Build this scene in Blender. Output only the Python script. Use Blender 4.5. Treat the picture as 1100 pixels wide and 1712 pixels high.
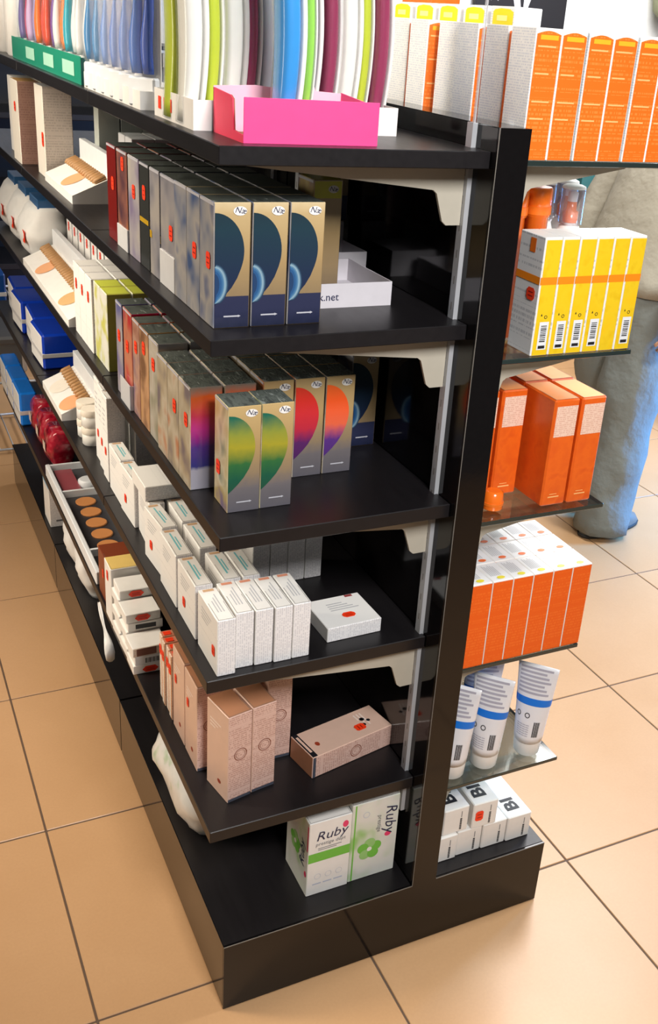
import bpy, bmesh, math, random
from mathutils import Vector, Matrix, noise
random.seed(7)
SC = bpy.context.scene
for o in list(bpy.data.objects): bpy.data.objects.remove(o)
COL = SC.collection

# ---------------------------------------------------------------- camera, world, lights, exposure
W_PX, H_PX, F_PX = 1100, 1712, 1714.47
cam_d = bpy.data.cameras.new('camera'); cam = bpy.data.objects.new('camera', cam_d); COL.objects.link(cam)
cam_d.sensor_fit = 'VERTICAL'; cam_d.sensor_height = 36.0; cam_d.lens = 36.0 * F_PX / H_PX
cam_d.shift_x = -(638.70 - W_PX / 2) / H_PX; cam_d.shift_y = (815.105 - H_PX / 2) / H_PX
cam_d.clip_start = 0.02
R = ((0.893191786, -0.443368719, 0.0750507399), (-0.122214419, -0.399966996, -0.908344669), (0.432749431, 0.802153715, -0.411433285))
m = Matrix((R[0], [-v for v in R[1]], [-v for v in R[2]])).transposed().to_4x4()
m.translation = (-0.824067, -1.272789, 1.684881)
cam.matrix_world = m
SC.camera = cam

world = bpy.data.worlds.new('shop_ambient'); SC.world = world; world.use_nodes = True
bg = world.node_tree.nodes['Background']; bg.inputs[0].default_value = (1.0, 0.95, 0.9, 1); bg.inputs[1].default_value = 0.09

def area_lamp(name, loc, target, size, power, col, size_y=None, spread=180):
    d = bpy.data.lights.new(name, 'AREA'); d.energy = power; d.color = col; d.size = size; d.spread = math.radians(spread)
    if size_y: d.shape = 'RECTANGLE'; d.size_y = size_y
    o = bpy.data.objects.new(name, d); COL.objects.link(o); o.location = loc
    o.rotation_euler = (Vector(target) - Vector(loc)).to_track_quat('-Z', 'Y').to_euler()
    return o
area_lamp('ceiling_lamp_bright_aisle', (2.0, 1.7, 3.0), (1.5, 1.3, 0), 1.0, 76, (1.0, 0.98, 0.98), 1.8)
area_lamp('ceiling_lamp_bright_end', (1.9, 0.05, 2.95), (1.0, -0.1, 0), 0.5, 44, (0.96, 0.99, 1.0), 0.5)
area_lamp('ceiling_lamp_front', (-0.25, -1.7, 2.55), (-0.15, 0.0, 1.3), 0.6, 19, (1.0, 0.98, 0.96), 0.6, 110)
area_lamp('added_back_wall_light', (3.0, 3.3, 3.0), (3.2, 4.2, 1.2), 0.8, 60, (1.0, 0.98, 0.96), 0.8)  # added light, no fitting behind it: whitens the back wall
area_lamp('added_warm_shelf_light', (-1.9, 1.1, 2.4), (-0.38, 1.0, 1.35), 0.3, 21, (1.0, 0.88, 0.72), 2.4, 95)  # added narrow beam: brightens the left shelf faces, spares the floor
area_lamp('warm_aisle_lamp', (-1.6, 0.6, 2.9), (-1.0, 0.5, 0), 0.6, 7, (1.0, 0.68, 0.38), 2.0)
area_lamp('blue_display_lamp', (2.75, 0.95, 0.8), (1.75, 1.5, 0.45), 0.3, 55, (0.05, 0.36, 1.0), 0.8)
SC.view_settings.view_transform = 'Standard'; SC.view_settings.look = 'None'
SC.view_settings.gamma = 1.0; SC.view_settings.exposure = 0.35; SC.view_settings.use_curve_mapping = False

# ---------------------------------------------------------------- materials
def lin(c): return tuple(((v / 255) / 12.92 if v / 255 <= 0.04045 else ((v / 255 + 0.055) / 1.055) ** 2.4) for v in c)
class NT:
    def __init__(s, name):
        s.m = bpy.data.materials.new(name); s.m.use_nodes = True; s.t = s.m.node_tree
        s.b = s.t.nodes['Principled BSDF']; s.out = s.t.nodes['Material Output']
    def n(s, kind, **kw):
        nd = s.t.nodes.new(kind)
        for k, v in kw.items(): setattr(nd, k, v)
        return nd
    def l(s, a, b): s.t.links.new(a, b)
    def math(s, op, a, b=None):
        nd = s.n('ShaderNodeMath', operation=op)
        for i, v in enumerate((a, b)):
            if v is None: continue
            if isinstance(v, (int, float)): nd.inputs[i].default_value = v
            else: s.l(v, nd.inputs[i])
        return nd.outputs[0]
    def mix(s, fac, a, b):
        nd = s.n('ShaderNodeMix', data_type='RGBA')
        for sock, v in ((nd.inputs[0], fac), (nd.inputs[6], a), (nd.inputs[7], b)):
            if isinstance(v, (int, float)): sock.default_value = v
            elif isinstance(v, tuple): sock.default_value = (*v[:3], 1)
            else: s.l(v, sock)
        return nd.outputs[2]
    def obj(s): return s.n('ShaderNodeTexCoord').outputs['Object']
    def noise(s, vec, scale, detail=3, rough=0.5):
        nd = s.n('ShaderNodeTexNoise'); s.l(vec, nd.inputs['Vector'])
        nd.inputs['Scale'].default_value = scale; nd.inputs['Detail'].default_value = detail; nd.inputs['Roughness'].default_value = rough
        return nd.outputs['Fac']
    def ramp(s, fac, stops, interp='LINEAR'):
        nd = s.n('ShaderNodeValToRGB'); nd.color_ramp.interpolation = interp; s.l(fac, nd.inputs[0])
        e = nd.color_ramp.elements
        while len(e) < len(stops): e.new(0.5)
        for el, (p, c) in zip(e, stops): el.position = p; el.color = (*c[:3], 1)
        return nd.outputs[0]
    def bump(s, h, dist, strength=1.0):
        nd = s.n('ShaderNodeBump'); s.l(h, nd.inputs['Height']); nd.inputs['Distance'].default_value = dist; nd.inputs['Strength'].default_value = strength
        s.l(nd.outputs[0], s.b.inputs['Normal'])

MC = {}
def plain(name, c, rough=0.5, metal=0.0, spec=0.5, coat=0.0, vary=0.06, emit=0.0):
    """base colour with a touch of mottling"""
    if name in MC: return MC[name]
    t = NT(name); c = lin(c)
    f = t.noise(t.obj(), 40)
    t.l(t.mix(f, tuple(v * (1 - vary) for v in c), tuple(min(1, v * (1 + vary)) for v in c)), t.b.inputs['Base Color'])
    t.b.inputs['Roughness'].default_value = rough; t.b.inputs['Metallic'].default_value = metal
    t.b.inputs['Specular IOR Level'].default_value = spec; t.b.inputs['Coat Weight'].default_value = coat; t.b.inputs['Coat Roughness'].default_value = 0.08
    MC[name] = t.m; return t.m

def fineprint(name, base, ink, pitch=0.0042, cover=0.5, rough=0.4, fac=0.7, upright=False):
    """paper covered in lines of small print"""
    if name in MC: return MC[name]
    t = NT(name); vec = t.obj()
    if upright:
        mp = t.n('ShaderNodeMapping'); t.l(vec, mp.inputs[0]); mp.inputs['Rotation'].default_value = (0, math.pi / 2, 0); vec = mp.outputs[0]
    sep = t.n('ShaderNodeSeparateXYZ'); t.l(vec, sep.inputs[0])
    row = t.math('MULTIPLY', sep.outputs[2], 1 / pitch); fl = t.math('FLOOR', row)
    band = t.math('GREATER_THAN', t.math('FRACT', row), 0.45)
    cmb = t.n('ShaderNodeCombineXYZ')
    t.l(t.math('MULTIPLY', sep.outputs[0], 320), cmb.inputs[0]); t.l(t.math('MULTIPLY', sep.outputs[1], 320), cmb.inputs[1]); t.l(t.math('MULTIPLY', fl, 7.31), cmb.inputs[2])
    word = t.math('GREATER_THAN', t.noise(cmb.outputs[0], 1.0, 1), 0.46)
    c2 = t.n('ShaderNodeCombineXYZ'); t.l(sep.outputs[2], c2.inputs[2])
    para = t.math('GREATER_THAN', t.noise(c2.outputs[0], 70, 1), 0.62 - 0.3 * cover)
    mask = t.math('MULTIPLY', t.math('MULTIPLY', t.math('MULTIPLY', band, word), para), fac)
    t.l(t.mix(mask, lin(base), lin(ink)), t.b.inputs['Base Color']); t.b.inputs['Roughness'].default_value = rough
    MC[name] = t.m; return t.m

def blotch(name, stops, scale=45, rough=0.2, coat=0.3, detail=2, sc=(1, 1, 1)):
    """printed picture reduced to soft patches of colour"""
    if name in MC: return MC[name]
    t = NT(name); mp = t.n('ShaderNodeMapping'); t.l(t.obj(), mp.inputs[0]); mp.inputs['Scale'].default_value = sc
    oi = t.n('ShaderNodeObjectInfo'); va = t.n('ShaderNodeVectorMath', operation='ADD'); t.l(mp.outputs[0], va.inputs[0]); t.l(oi.outputs['Random'], va.inputs[1])
    t.l(t.ramp(t.noise(va.outputs[0], scale, detail), [(p, lin(c)) for p, c in stops]), t.b.inputs['Base Color'])
    t.b.inputs['Roughness'].default_value = rough; t.b.inputs['Coat Weight'].default_value = coat; t.b.inputs['Coat Roughness'].default_value = 0.05
    MC[name] = t.m; return t.m

def zgrad(name, stops, height, rough=0.12, coat=0.5):
    """printed colour fade along the height of a carton"""
    if name in MC: return MC[name]
    t = NT(name); sep = t.n('ShaderNodeSeparateXYZ'); t.l(t.obj(), sep.inputs[0])
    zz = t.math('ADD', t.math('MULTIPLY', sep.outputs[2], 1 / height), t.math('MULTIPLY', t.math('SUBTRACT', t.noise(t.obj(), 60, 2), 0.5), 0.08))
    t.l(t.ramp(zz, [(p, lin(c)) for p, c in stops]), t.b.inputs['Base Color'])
    t.b.inputs['Roughness'].default_value = rough; t.b.inputs['Coat Weight'].default_value = coat; t.b.inputs['Coat Roughness'].default_value = 0.05
    MC[name] = t.m; return t.m

def clear(name, tint=(0.93, 0.97, 0.97), gloss=0.12, rough=0.05, milk=0.0, sheen=0.8):
    """thin clear plastic or glass sheet: light passes straight, with a fresnel sheen"""
    if name in MC: return MC[name]
    t = NT(name); t.t.nodes.remove(t.b)
    tr = t.n('ShaderNodeBsdfTransparent'); tr.inputs[0].default_value = (*tint, 1)
    gl = t.n('ShaderNodeBsdfGlossy'); gl.inputs['Roughness'].default_value = rough
    fr = t.n('ShaderNodeFresnel'); fr.inputs[0].default_value = 1.45
    f = t.math('MINIMUM', t.math('ADD', t.math('MULTIPLY', fr.outputs[0], sheen), gloss * 0.3), 0.9)
    mx = t.n('ShaderNodeMixShader'); t.l(f, mx.inputs[0]); t.l(tr.outputs[0], mx.inputs[1]); t.l(gl.outputs[0], mx.inputs[2])
    last = mx
    if milk:
        df = t.n('ShaderNodeBsdfDiffuse'); df.inputs[0].default_value = (0.85, 0.87, 0.9, 1)
        m2 = t.n('ShaderNodeMixShader'); m2.inputs[0].default_value = milk; t.l(mx.outputs[0], m2.inputs[1]); t.l(df.outputs[0], m2.inputs[2]); last = m2
    t.l(last.outputs[0], t.out.inputs[0])
    MC[name] = t.m; return t.m

def laminate(name, c, rough, spec):
    t = NT(name); c = lin(c); mp = t.n('ShaderNodeMapping'); t.l(t.obj(), mp.inputs[0]); mp.inputs['Scale'].default_value = (1, 0.12, 1)
    f = t.noise(mp.outputs[0], 90, 4)
    t.l(t.mix(f, tuple(v * 0.8 for v in c), tuple(v * 1.25 for v in c)), t.b.inputs['Base Color'])
    r = t.math('ADD', t.math('MULTIPLY', f, 0.08), rough - 0.04); t.l(r, t.b.inputs['Roughness'])
    t.b.inputs['Specular IOR Level'].default_value = spec; t.bump(f, 0.0003, 0.12)
    MC[name] = t.m; return t.m

def tile_mat():
    t = NT('beige_porcelain'); oi = t.n('ShaderNodeObjectInfo'); va = t.n('ShaderNodeVectorMath', operation='ADD')
    t.l(t.obj(), va.inputs[0]); t.l(oi.outputs['Random'], va.inputs[1])
    f = t.noise(va.outputs[0], 5, 5, 0.6); g = t.noise(va.outputs[0], 180, 2)
    c = t.mix(f, lin((197, 153, 109)), lin((209, 166, 122)))
    c = t.mix(t.math('MULTIPLY', g, 0.35), c, lin((180, 140, 100)))
    t.l(c, t.b.inputs['Base Color']); t.l(t.math('ADD', t.math('MULTIPLY', f, 0.15), 0.26), t.b.inputs['Roughness'])
    t.b.inputs['Specular IOR Level'].default_value = 0.4
    t.bump(t.noise(va.outputs[0], 30, 3), 0.0006, 0.3)
    return t.m

def cloth(name, c, rough=0.85, fold=14, depth=0.02):
    t = NT(name); c = lin(c); f = t.noise(t.obj(), fold, 4); g = t.noise(t.obj(), 500, 2)
    t.l(t.mix(g, tuple(v * 0.88 for v in c), tuple(min(1, v * 1.1) for v in c)), t.b.inputs['Base Color']); t.b.inputs['Roughness'].default_value = rough
    t.bump(f, depth, 0.6); MC[name] = t.m; return t.m

M_BLACK = laminate('black_gloss_laminate', (13, 11, 12), 0.09, 0.38)
M_DECK = laminate('black_satin_laminate', (24, 22, 24), 0.36, 0.4)
M_METAL = plain('warm_grey_painted_steel', (176, 170, 156), 0.45)
M_RAIL = plain('brushed_aluminium_rail', (178, 180, 184), 0.35, metal=0.2)
M_GLASS = clear('shelf_glass', (0.90, 0.95, 0.93), 0.1)
M_GEDGE = plain('dark_green_glass_edge', (38, 50, 48), 0.1, coat=0.5)
M_PANE = clear('clear_acrylic', (0.90, 0.94, 0.98), 0.12)
M_BLISTER = clear('clear_blister', (0.97, 0.98, 0.99), 0.04, 0.12, 0.03, 0.22)
M_WHITE = plain('white_card', (238, 236, 232), 0.45)
M_WHITE2 = plain('cool_white_card', (228, 232, 236), 0.4)
M_GREYW = plain('grey_white_card', (205, 206, 208), 0.5)
M_FOLD = plain('crease_grey', (120, 116, 110), 0.6)
M_KRAFT = plain('raw_brown_cardboard', (150, 105, 70), 0.8)
M_RED = plain('fluorescent_red_sticker', (255, 62, 20), 0.5)
M_INK = plain('black_ink', (26, 26, 32), 0.5)
M_NAVYINK = plain('navy_ink', (35, 40, 75), 0.4)
M_TOPDARK = blotch('carton_top_painted_sheen', [(0.35, (76, 82, 80)), (0.5, (104, 112, 108)), (0.62, (86, 94, 90)), (0.72, (150, 158, 154))], 30, 0.18, 0.6, 3, (4, 1, 1))  # dark lids; grey tone and pale streaks painted as ceiling reflection

# ---------------------------------------------------------------- mesh helpers
class MB:
    def __init__(s): s.v = []; s.f = []; s.mi = []; s.mats = []; s.sm = []
    def mat(s, m):
        if m not in s.mats: s.mats.append(m)
        return s.mats.index(m)
    def add(s, vs, fs, m, smooth=False, M=None):
        o = len(s.v); i = s.mat(m)
        s.v += [tuple(M @ Vector(v)) if M else tuple(v) for v in vs]
        for f in fs: s.f.append(tuple(k + o for k in f)); s.mi.append(i); s.sm.append(smooth)
        return s
    def box(s, x0, x1, y0, y1, z0, z1, m, M=None, bev=0.0):
        if bev: return s.cbox(x0, x1, y0, y1, z0, z1, (m,) * 6, bev, M)
        vs = [(x, y, z) for z in (z0, z1) for y in (y0, y1) for x in (x0, x1)]
        return s.add(vs, [(0, 2, 3, 1), (4, 5, 7, 6), (0, 1, 5, 4), (2, 6, 7, 3), (0, 4, 6, 2), (1, 3, 7, 5)], m, False, M)
    def cbox(s, x0, x1, y0, y1, z0, z1, mats, b=0.0012, M=None):
        """chamfered box; mats = front(-y), left(-x), right, back, top, bottom"""
        X, Y, Z = (x0, x1), (y0, y1), (z0, z1); ix = {}; vs = []
        for i in (0, 1):
            for j in (0, 1):
                for k in (0, 1):
                    for a in range(3):
                        p = [X[i], Y[j], Z[k]]; sg = [1 if i == 0 else -1, 1 if j == 0 else -1, 1 if k == 0 else -1]
                        for q in range(3):
                            if q != a: p[q] += sg[q] * b
                        ix[(i, j, k, a)] = len(vs); vs.append(tuple(p))
        c = Vector(((x0 + x1) / 2, (y0 + y1) / 2, (z0 + z1) / 2))
        def put(idx, m):
            P = [Vector(vs[q]) for q in idx]; n = (P[1] - P[0]).cross(P[2] - P[0])
            ctr = sum(P, Vector()) / len(P)
            if n.dot(ctr - c) < 0: idx = idx[::-1]
            fl.append((tuple(idx), m))
        fl = []
        fr, le, ri, ba, to, bo = mats
        for a, lo, hi in ((0, le, ri), (1, fr, ba), (2, bo, to)):
            o1, o2 = [q for q in range(3) if q != a]
            for side, mm in ((0, lo), (1, hi)):
                loop = []
                for u, w in ((0, 0), (1, 0), (1, 1), (0, 1)):
                    t = [0, 0, 0]; t[a] = side; t[o1] = u; t[o2] = w; loop.append(ix[(t[0], t[1], t[2], a)])
                put(loop, mm)
        for a in range(3):
            o1, o2 = [q for q in range(3) if q != a]
            for u in (0, 1):
                for w in (0, 1):
                    t0 = [0, 0, 0]; t0[o1] = u; t0[o2] = w; t1 = list(t0); t1[a] = 1
                    put([ix[(*t0, o1)], ix[(*t1, o1)], ix[(*t1, o2)], ix[(*t0, o2)]], le if o1 == 0 and u == 0 else fr)
        for i in (0, 1):
            for j in (0, 1):
                for k in (0, 1): put([ix[(i, j, k, 0)], ix[(i, j, k, 1)], ix[(i, j, k, 2)]], fr)
        for idx, mm in fl: s.add([vs[q] for q in idx], [tuple(range(len(idx)))], mm, False, M)
        return s
    def prism(s, pts, n, d, m, M=None):
        """pts: 3D loop, extruded by vector d"""
        k = len(pts); vs = [Vector(p) for p in pts] + [Vector(p) + Vector(d) for p in pts]
        fs = [tuple(range(k)), tuple(range(2 * k - 1, k - 1, -1))] + [(i, i + k, (i + 1) % k + k, (i + 1) % k) for i in range(k)]
        return s.add(vs, fs, m, False, M)
    def lathe(s, prof, m, seg=16, M=None, sx=1, sy=1, smooth=True):
        vs = []; fs = []
        for r, z in prof:
            for a in range(seg): vs.append((r * sx * math.cos(2 * math.pi * a / seg), r * sy * math.sin(2 * math.pi * a / seg), z))
        n = len(prof)
        for i in range(n - 1):
            for a in range(seg): b = (a + 1) % seg; fs.append((i * seg + a, i * seg + b, (i + 1) * seg + b, (i + 1) * seg + a))
        s.add(vs, fs, m, smooth, M)
        for i in (0, n - 1):
            if prof[i][0] > 1e-5:
                ring = [vs[i * seg + a] for a in range(seg)]
                s.add(ring, [tuple(range(seg)) if i else tuple(range(seg - 1, -1, -1))], m, False, M)
        return s
    def loft(s, rings, m, caps=True, smooth=True, M=None):
        k = len(rings[0]); assert all(len(r) == k for r in rings); vs = [p for r in rings for p in r]; fs = []
        for i in range(len(rings) - 1):
            for a in range(k): b = (a + 1) % k; fs.append((i * k + a, i * k + b, (i + 1) * k + b, (i + 1) * k + a))
        if caps: fs += [tuple(range(k - 1, -1, -1)), tuple(range((len(rings) - 1) * k, len(rings) * k))]
        return s.add(vs, fs, m, smooth, M)
    def tube(s, path, rad, m, seg=8, M=None):
        P = [Vector(p) for p in path]; rr = rad if isinstance(rad, (list, tuple)) else [rad] * len(P); rings = []
        for i, p in enumerate(P):
            t = (P[min(i + 1, len(P) - 1)] - P[max(i - 1, 0)]).normalized()
            up = Vector((0, 0, 1)) if abs(t.z) < 0.9 else Vector((1, 0, 0))
            a = t.cross(up).normalized(); b = t.cross(a)
            rings.append([tuple(p + (a * math.cos(q) + b * math.sin(q)) * rr[i]) for q in [2 * math.pi * j / seg for j in range(seg)]])
        return s.loft(rings, m, True, True, M)
    def mesh(s, name):
        me = bpy.data.meshes.new(name); me.from_pydata(s.v, [], s.f)
        for mt in s.mats: me.materials.append(mt)
        me.polygons.foreach_set('material_index', s.mi); me.polygons.foreach_set('use_smooth', s.sm); me.update()
        bm = bmesh.new(); bm.from_mesh(me); bmesh.ops.recalc_face_normals(bm, faces=bm.faces) if getattr(s, 'fix', False) else None
        bm.to_mesh(me); bm.free()
        return me
    def build(s, name, parent=None, loc=(0, 0, 0), rotz=0.0):
        o = bpy.data.objects.new(name, s.mesh(name)); COL.objects.link(o); o.location = loc; o.rotation_euler = (0, 0, rotz)
        if parent: o.parent = parent
        return o
def closed(mb): mb.fix = True; return mb

def tag(o, label, cat, group=None):
    o['label'] = label; o['category'] = cat
    if group: o['group'] = group
    return o
def struct(o, label=None):
    o['kind'] = 'structure'
    if label: o['label'] = label
    return o
def thing(name, label, cat, loc=(0, 0, 0), rotz=0.0, group=None):
    o = bpy.data.objects.new(name, None); o.empty_display_size = 0.05; COL.objects.link(o); o.location = loc; o.rotation_euler = (0, 0, rotz)
    return tag(o, label, cat, group)
USED = set()
def inst(proto, loc, rotz, label, group=None, rot=None):
    """first call moves the prototype itself, later calls copy it with its parts"""
    if proto.name in USED:
        r = proto.copy(); COL.objects.link(r)
        for ch in list(proto.children):
            c = ch.copy(); COL.objects.link(c); c.parent = r
            for g in list(ch.children):
                d = g.copy(); COL.objects.link(d); d.parent = c
    else: r = proto
    USED.add(proto.name)
    r.location = loc; r.rotation_euler = rot if rot else (0, 0, rotz); r['label'] = label
    if group: r['group'] = group
    return r

# face frames for flat print: (u, v) on a carton of size w, d, h
EPS = 0.00035
def onface(face, w, d, h, u, v, e=EPS):
    return {'front': (u, -e, v), 'left': (-e, d - u, v), 'right': (w + e, u, v), 'top': (u, v, h + e), 'back': (w - u, d + e, v)}[face]
def fpoly(mb, face, dims, pts, m, e=EPS):
    mb.add([onface(face, *dims, u, v, e) for u, v in pts], [tuple(range(len(pts)))], m)
def frect(mb, face, dims, u0, u1, v0, v1, m, e=EPS): fpoly(mb, face, dims, [(u0, v0), (u1, v0), (u1, v1), (u0, v1)], m, e)
def foval(mb, face, dims, u, v, ru, rv, m, e=EPS, n=16): fpoly(mb, face, dims, [(u + ru * math.cos(2 * math.pi * i / n), v + rv * math.sin(2 * math.pi * i / n)) for i in range(n)], m, e)
TXT = {}
def text_geo(s, shear=0.0, bold=0.0):
    if (s, shear, bold) in TXT: return TXT[(s, shear, bold)]
    cu = bpy.data.curves.new('t', 'FONT'); cu.body = s; cu.size = 1; cu.resolution_u = 2; cu.shear = shear; cu.offset = bold; cu.align_x = 'CENTER'
    o = bpy.data.objects.new('t', cu); COL.objects.link(o); dg = bpy.context.evaluated_depsgraph_get()
    me = o.evaluated_get(dg).to_mesh(); vs = [(v.co.x, v.co.y) for v in me.vertices]; fs = [tuple(p.vertices) for p in me.polygons]
    o.evaluated_get(dg).to_mesh_clear(); bpy.data.objects.remove(o); bpy.data.curves.remove(cu)
    TXT[(s, shear, bold)] = (vs, fs); return vs, fs
def ftext(mb, face, dims, s, u, v, size, m, rot=0.0, e=2 * EPS, shear=0.0, sx=1.0, bold=0.0):
    vs, fs = text_geo(s, shear, bold); c, sn = math.cos(rot), math.sin(rot)
    mb.add([onface(face, *dims, u + size * (x * sx * c - y * sn), v + size * (x * sx * sn + y * c), e) for x, y in vs], fs, m)
def sticker(parent, face, dims, u, v, w=0.012, h=0.016, m=None):
    w *= 1.12; h *= 1.12; mb = MB(); b = w * 0.2
    u0, u1, v0, v1 = u - w / 2, u + w / 2, v - h / 2, v + h / 2
    fpoly(mb, face, dims, [(u0 + b, v0), (u1 - b, v0), (u1, v0 + b), (u1, v1 - b), (u1 - b, v1), (u0 + b, v1), (u0, v1 - b), (u0, v0 + b)], m or M_RED, 3 * EPS)
    for k in range(2): frect(mb, face, dims, u - w * 0.28, u + w * 0.28, v - h * 0.2 + k * h * 0.3, v - h * 0.12 + k * h * 0.3, M_DKRED, 3.6 * EPS)
    o = mb.build('price_sticker', parent); o['label'] = 'fluorescent red price sticker'; return o
M_DKRED = plain('dark_red_ink', (150, 20, 12), 0.5)

def carton(name, dims, mats, flap=True, bev=0.0012):
    """a folded cardboard carton: chamfered edges, tuck-flap lines on the lid"""
    w, d, h = dims; mb = MB(); mb.cbox(0, w, 0, d, 0, h, mats, bev)
    o = mb.build(name)
    if flap:
        f = MB(); frect(f, 'top', dims, 0.0025, w - 0.0025, 0.0022, 0.003, M_FOLD)
        frect(f, 'top', dims, 0.0025, 0.0032, 0.0022, d * 0.55, M_FOLD); frect(f, 'top', dims, w - 0.0032, w - 0.0025, 0.0022, d * 0.55, M_FOLD)
        f.build('tuck_flap_crease', o)
    return o

# ================================================================ THE SETTING
SX0, SX1, SY0, SY1 = -0.598 - 4 * 0.522, -0.598 + 11 * 0.522, 0.063 - 4 * 0.516, 0.063 + 12 * 0.516
mb = MB(); mb.box(SX0, SX1, SY0, SY1, -0.05, -0.002, plain('brown_grout', (98, 78, 62), 0.85))
floor = struct(mb.build('floor'), 'beige ceramic tile floor with brown grout lines')
M_TILE = tile_mat()
tp = MB(); g = 0.0022; tp.cbox(g, 0.522 - g, g, 0.516 - g, -0.012, 0.0, (M_TILE,) * 6, 0.0012); tme = tp.mesh('tile')
for i in range(15):
    for j in range(16):
        t = bpy.data.objects.new('tile', tme); COL.objects.link(t); t.location = (SX0 + i * 0.522, SY0 + j * 0.516, 0); t.parent = floor

M_WALL = plain('white_wall_paint', (236, 236, 234), 0.7)
mb = MB(); mb.box(-2.6, 5.1, 4.6, 4.7, 0, 3.2, M_WALL); struct(mb.build('wall_back'), 'white painted back wall')
mb = MB(); mb.box(5.0, 5.1, -2.0, 4.6, 0, 3.2, M_WALL); struct(mb.build('wall_right'), 'white painted side wall')
mb = MB(); mb.box(-2.6, 5.0, 4.585, 4.6, 0, 0.09, plain('dark_skirting', (40, 36, 34), 0.5)); struct(mb.build('baseboard_back'), 'dark skirting board on the back wall')

# ================================================================ GONDOLA SHELVING
ZS = [1.531, 1.2764, 0.9776, 0.7032, 0.3969]; DS = [0.401, 0.406, 0.3935, 0.4016, 0.398]; ES = [0.012, 0.024, 0.014, 0.046, 0.035]
ZB = 0.1586; BL = -0.383; BR = 0.313; PT = 0.053; HP = 1.565; LEN = 2.46; TH = 0.024
GZ = [1.518, 1.214, 0.926, 0.626, 0.353]; GX = 0.333
BAYS = [(0.0, 0.778), (0.782, 1.618), (1.622, LEN)]
gon = thing('gondola_shelving_unit', 'long black two-sided shop shelving unit with glass shelves on the right', 'shelving unit')
for a, b in BAYS:
    mb = MB(); mb.cbox(0, PT, a, b, 0, HP, (M_BLACK,) * 6, 0.0015); mb.build('back_panel', gon)
    mb = MB(); mb.cbox(BL, -0.0004, a, b, 0.004, ZB, (M_BLACK, M_BLACK, M_BLACK, M_BLACK, M_DECK, M_BLACK), 0.0015); mb.build('plinth', gon)
    mb = MB(); mb.cbox(PT + 0.0004, BR, a, b, 0.004, ZB, (M_BLACK, M_BLACK, M_BLACK, M_BLACK, M_DECK, M_BLACK), 0.0015); mb.build('plinth', gon)
mb = closed(MB()); mb.prism([(BL, -0.004, 0.002), (BR, -0.004, 0.002), (BR, -0.004, ZB), (PT, -0.004, ZB), (PT, -0.004, HP), (0, -0.004, HP), (0, -0.004, ZB), (BL, -0.004, ZB)], 0, (0, 0.0036, 0), M_BLACK)
mb.build('end_fascia', gon)['label'] = 'black T-shaped end board'
mb = MB(); mb.box(BL, -0.0002, -0.0045, -0.0035, ZB - 0.0012, ZB + 0.0003, M_FOLD); mb.box(PT + 0.0002, BR, -0.0045, -0.0035, ZB - 0.0012, ZB + 0.0003, M_FOLD); mb.box(-0.0006, 0.0004, -0.0046, -0.0036, ZB, HP, M_FOLD)
mb.build('edge_strip', gon)
def bracket_mesh(sgn, L):
    x = -sgn
    pts = [(x * L, 0.0, 0.0), (0, 0, 0), (0, 0, -0.088), (x * 0.024, 0, -0.088), (x * 0.031, 0, -0.082), (x * 0.044, 0, -0.042), (x * 0.05, 0, -0.037), (x * L, 0, -0.006)]
    mb = closed(MB()); mb.prism(pts, 0, (0, 0.005, 0), M_METAL); mb.box(min(0, x * L * 0.9), max(0, x * L * 0.9), 0, 0.014, -0.003, 0, M_METAL)
    return mb.mesh('bracket')
BKL, BKR = bracket_mesh(1, 0.345), bracket_mesh(-1, 0.225)
screw = MB(); screw.lathe([(0.0, -0.004), (0.005, -0.004), (0.006, -0.001), (0.006, 0.0)], M_RAIL, 10); SCREW = screw.mesh('screw')
for bi, (a, b) in enumerate(BAYS):
    for y in (a + 0.064, b - 0.07):
        for x0, x1 in ((-0.008, 0.0), (PT, PT + 0.008)):
            mb = MB(); mb.box(x0, x1, y - 0.008, y + 0.008, 0.30, HP, M_RAIL)
            for k in range(30): mb.box(x0 - 0.0002, x1 + 0.0002, y - 0.0012, y + 0.0012, 0.33 + k * 0.04, 0.342 + k * 0.04, M_FOLD)
            mb.build('slotted_rail', gon)
    for i in range(5):
        e = ES[i] if bi == 0 else 0.0
        mb = MB(); mb.cbox(-DS[i], -0.0006, a + e, b, ZS[i] - TH, ZS[i], (M_DECK,) * 6, 0.0012)
        sh = mb.build('shelf', gon)
        for y in (a + 0.064, b - 0.07):
            o = bpy.data.objects.new('bracket', BKL); COL.objects.link(o); o.parent = sh; o.location = (-0.0085, y, ZS[i] - TH - 0.0003)
            for sxx in (-0.25, -0.03):
                q = bpy.data.objects.new('screw', SCREW); COL.objects.link(q); q.parent = sh; q.location = (sxx, y - 0.008, ZS[i] - TH)
        mb = MB(); mb.cbox(PT + 0.009, GX, a + 0.026 if bi == 0 else a, b, GZ[i] - 0.008, GZ[i], (M_GEDGE, M_GEDGE, M_GEDGE, M_GEDGE, M_GLASS, M_GLASS), 0.0008)
        gs = mb.build('glass_shelf', gon); gs['label'] = 'clear glass shelf with dark green edge'
        for y in (a + 0.064, b - 0.07):
            o = bpy.data.objects.new('bracket', BKR); COL.objects.link(o); o.parent = gs; o.location = (PT + 0.0085, y, GZ[i] - 0.0083)
mb = MB(); mb.cbox(-0.003, 0.0, 0.062, 0.067, HP, HP + 0.26, (clear('frosted_edge', (0.95, 0.97, 1.0), 0.1, 0.2, 0.25),) * 6, 0.0005)
mb.build('clear_upright_strip', gon)['label'] = 'clear acrylic strip rising from the rail'

ORD = ['first', 'second', 'third', 'fourth', 'fifth', 'sixth', 'seventh', 'eighth', 'ninth', 'tenth', 'eleventh', 'twelfth', 'thirteenth', 'fourteenth']

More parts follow.
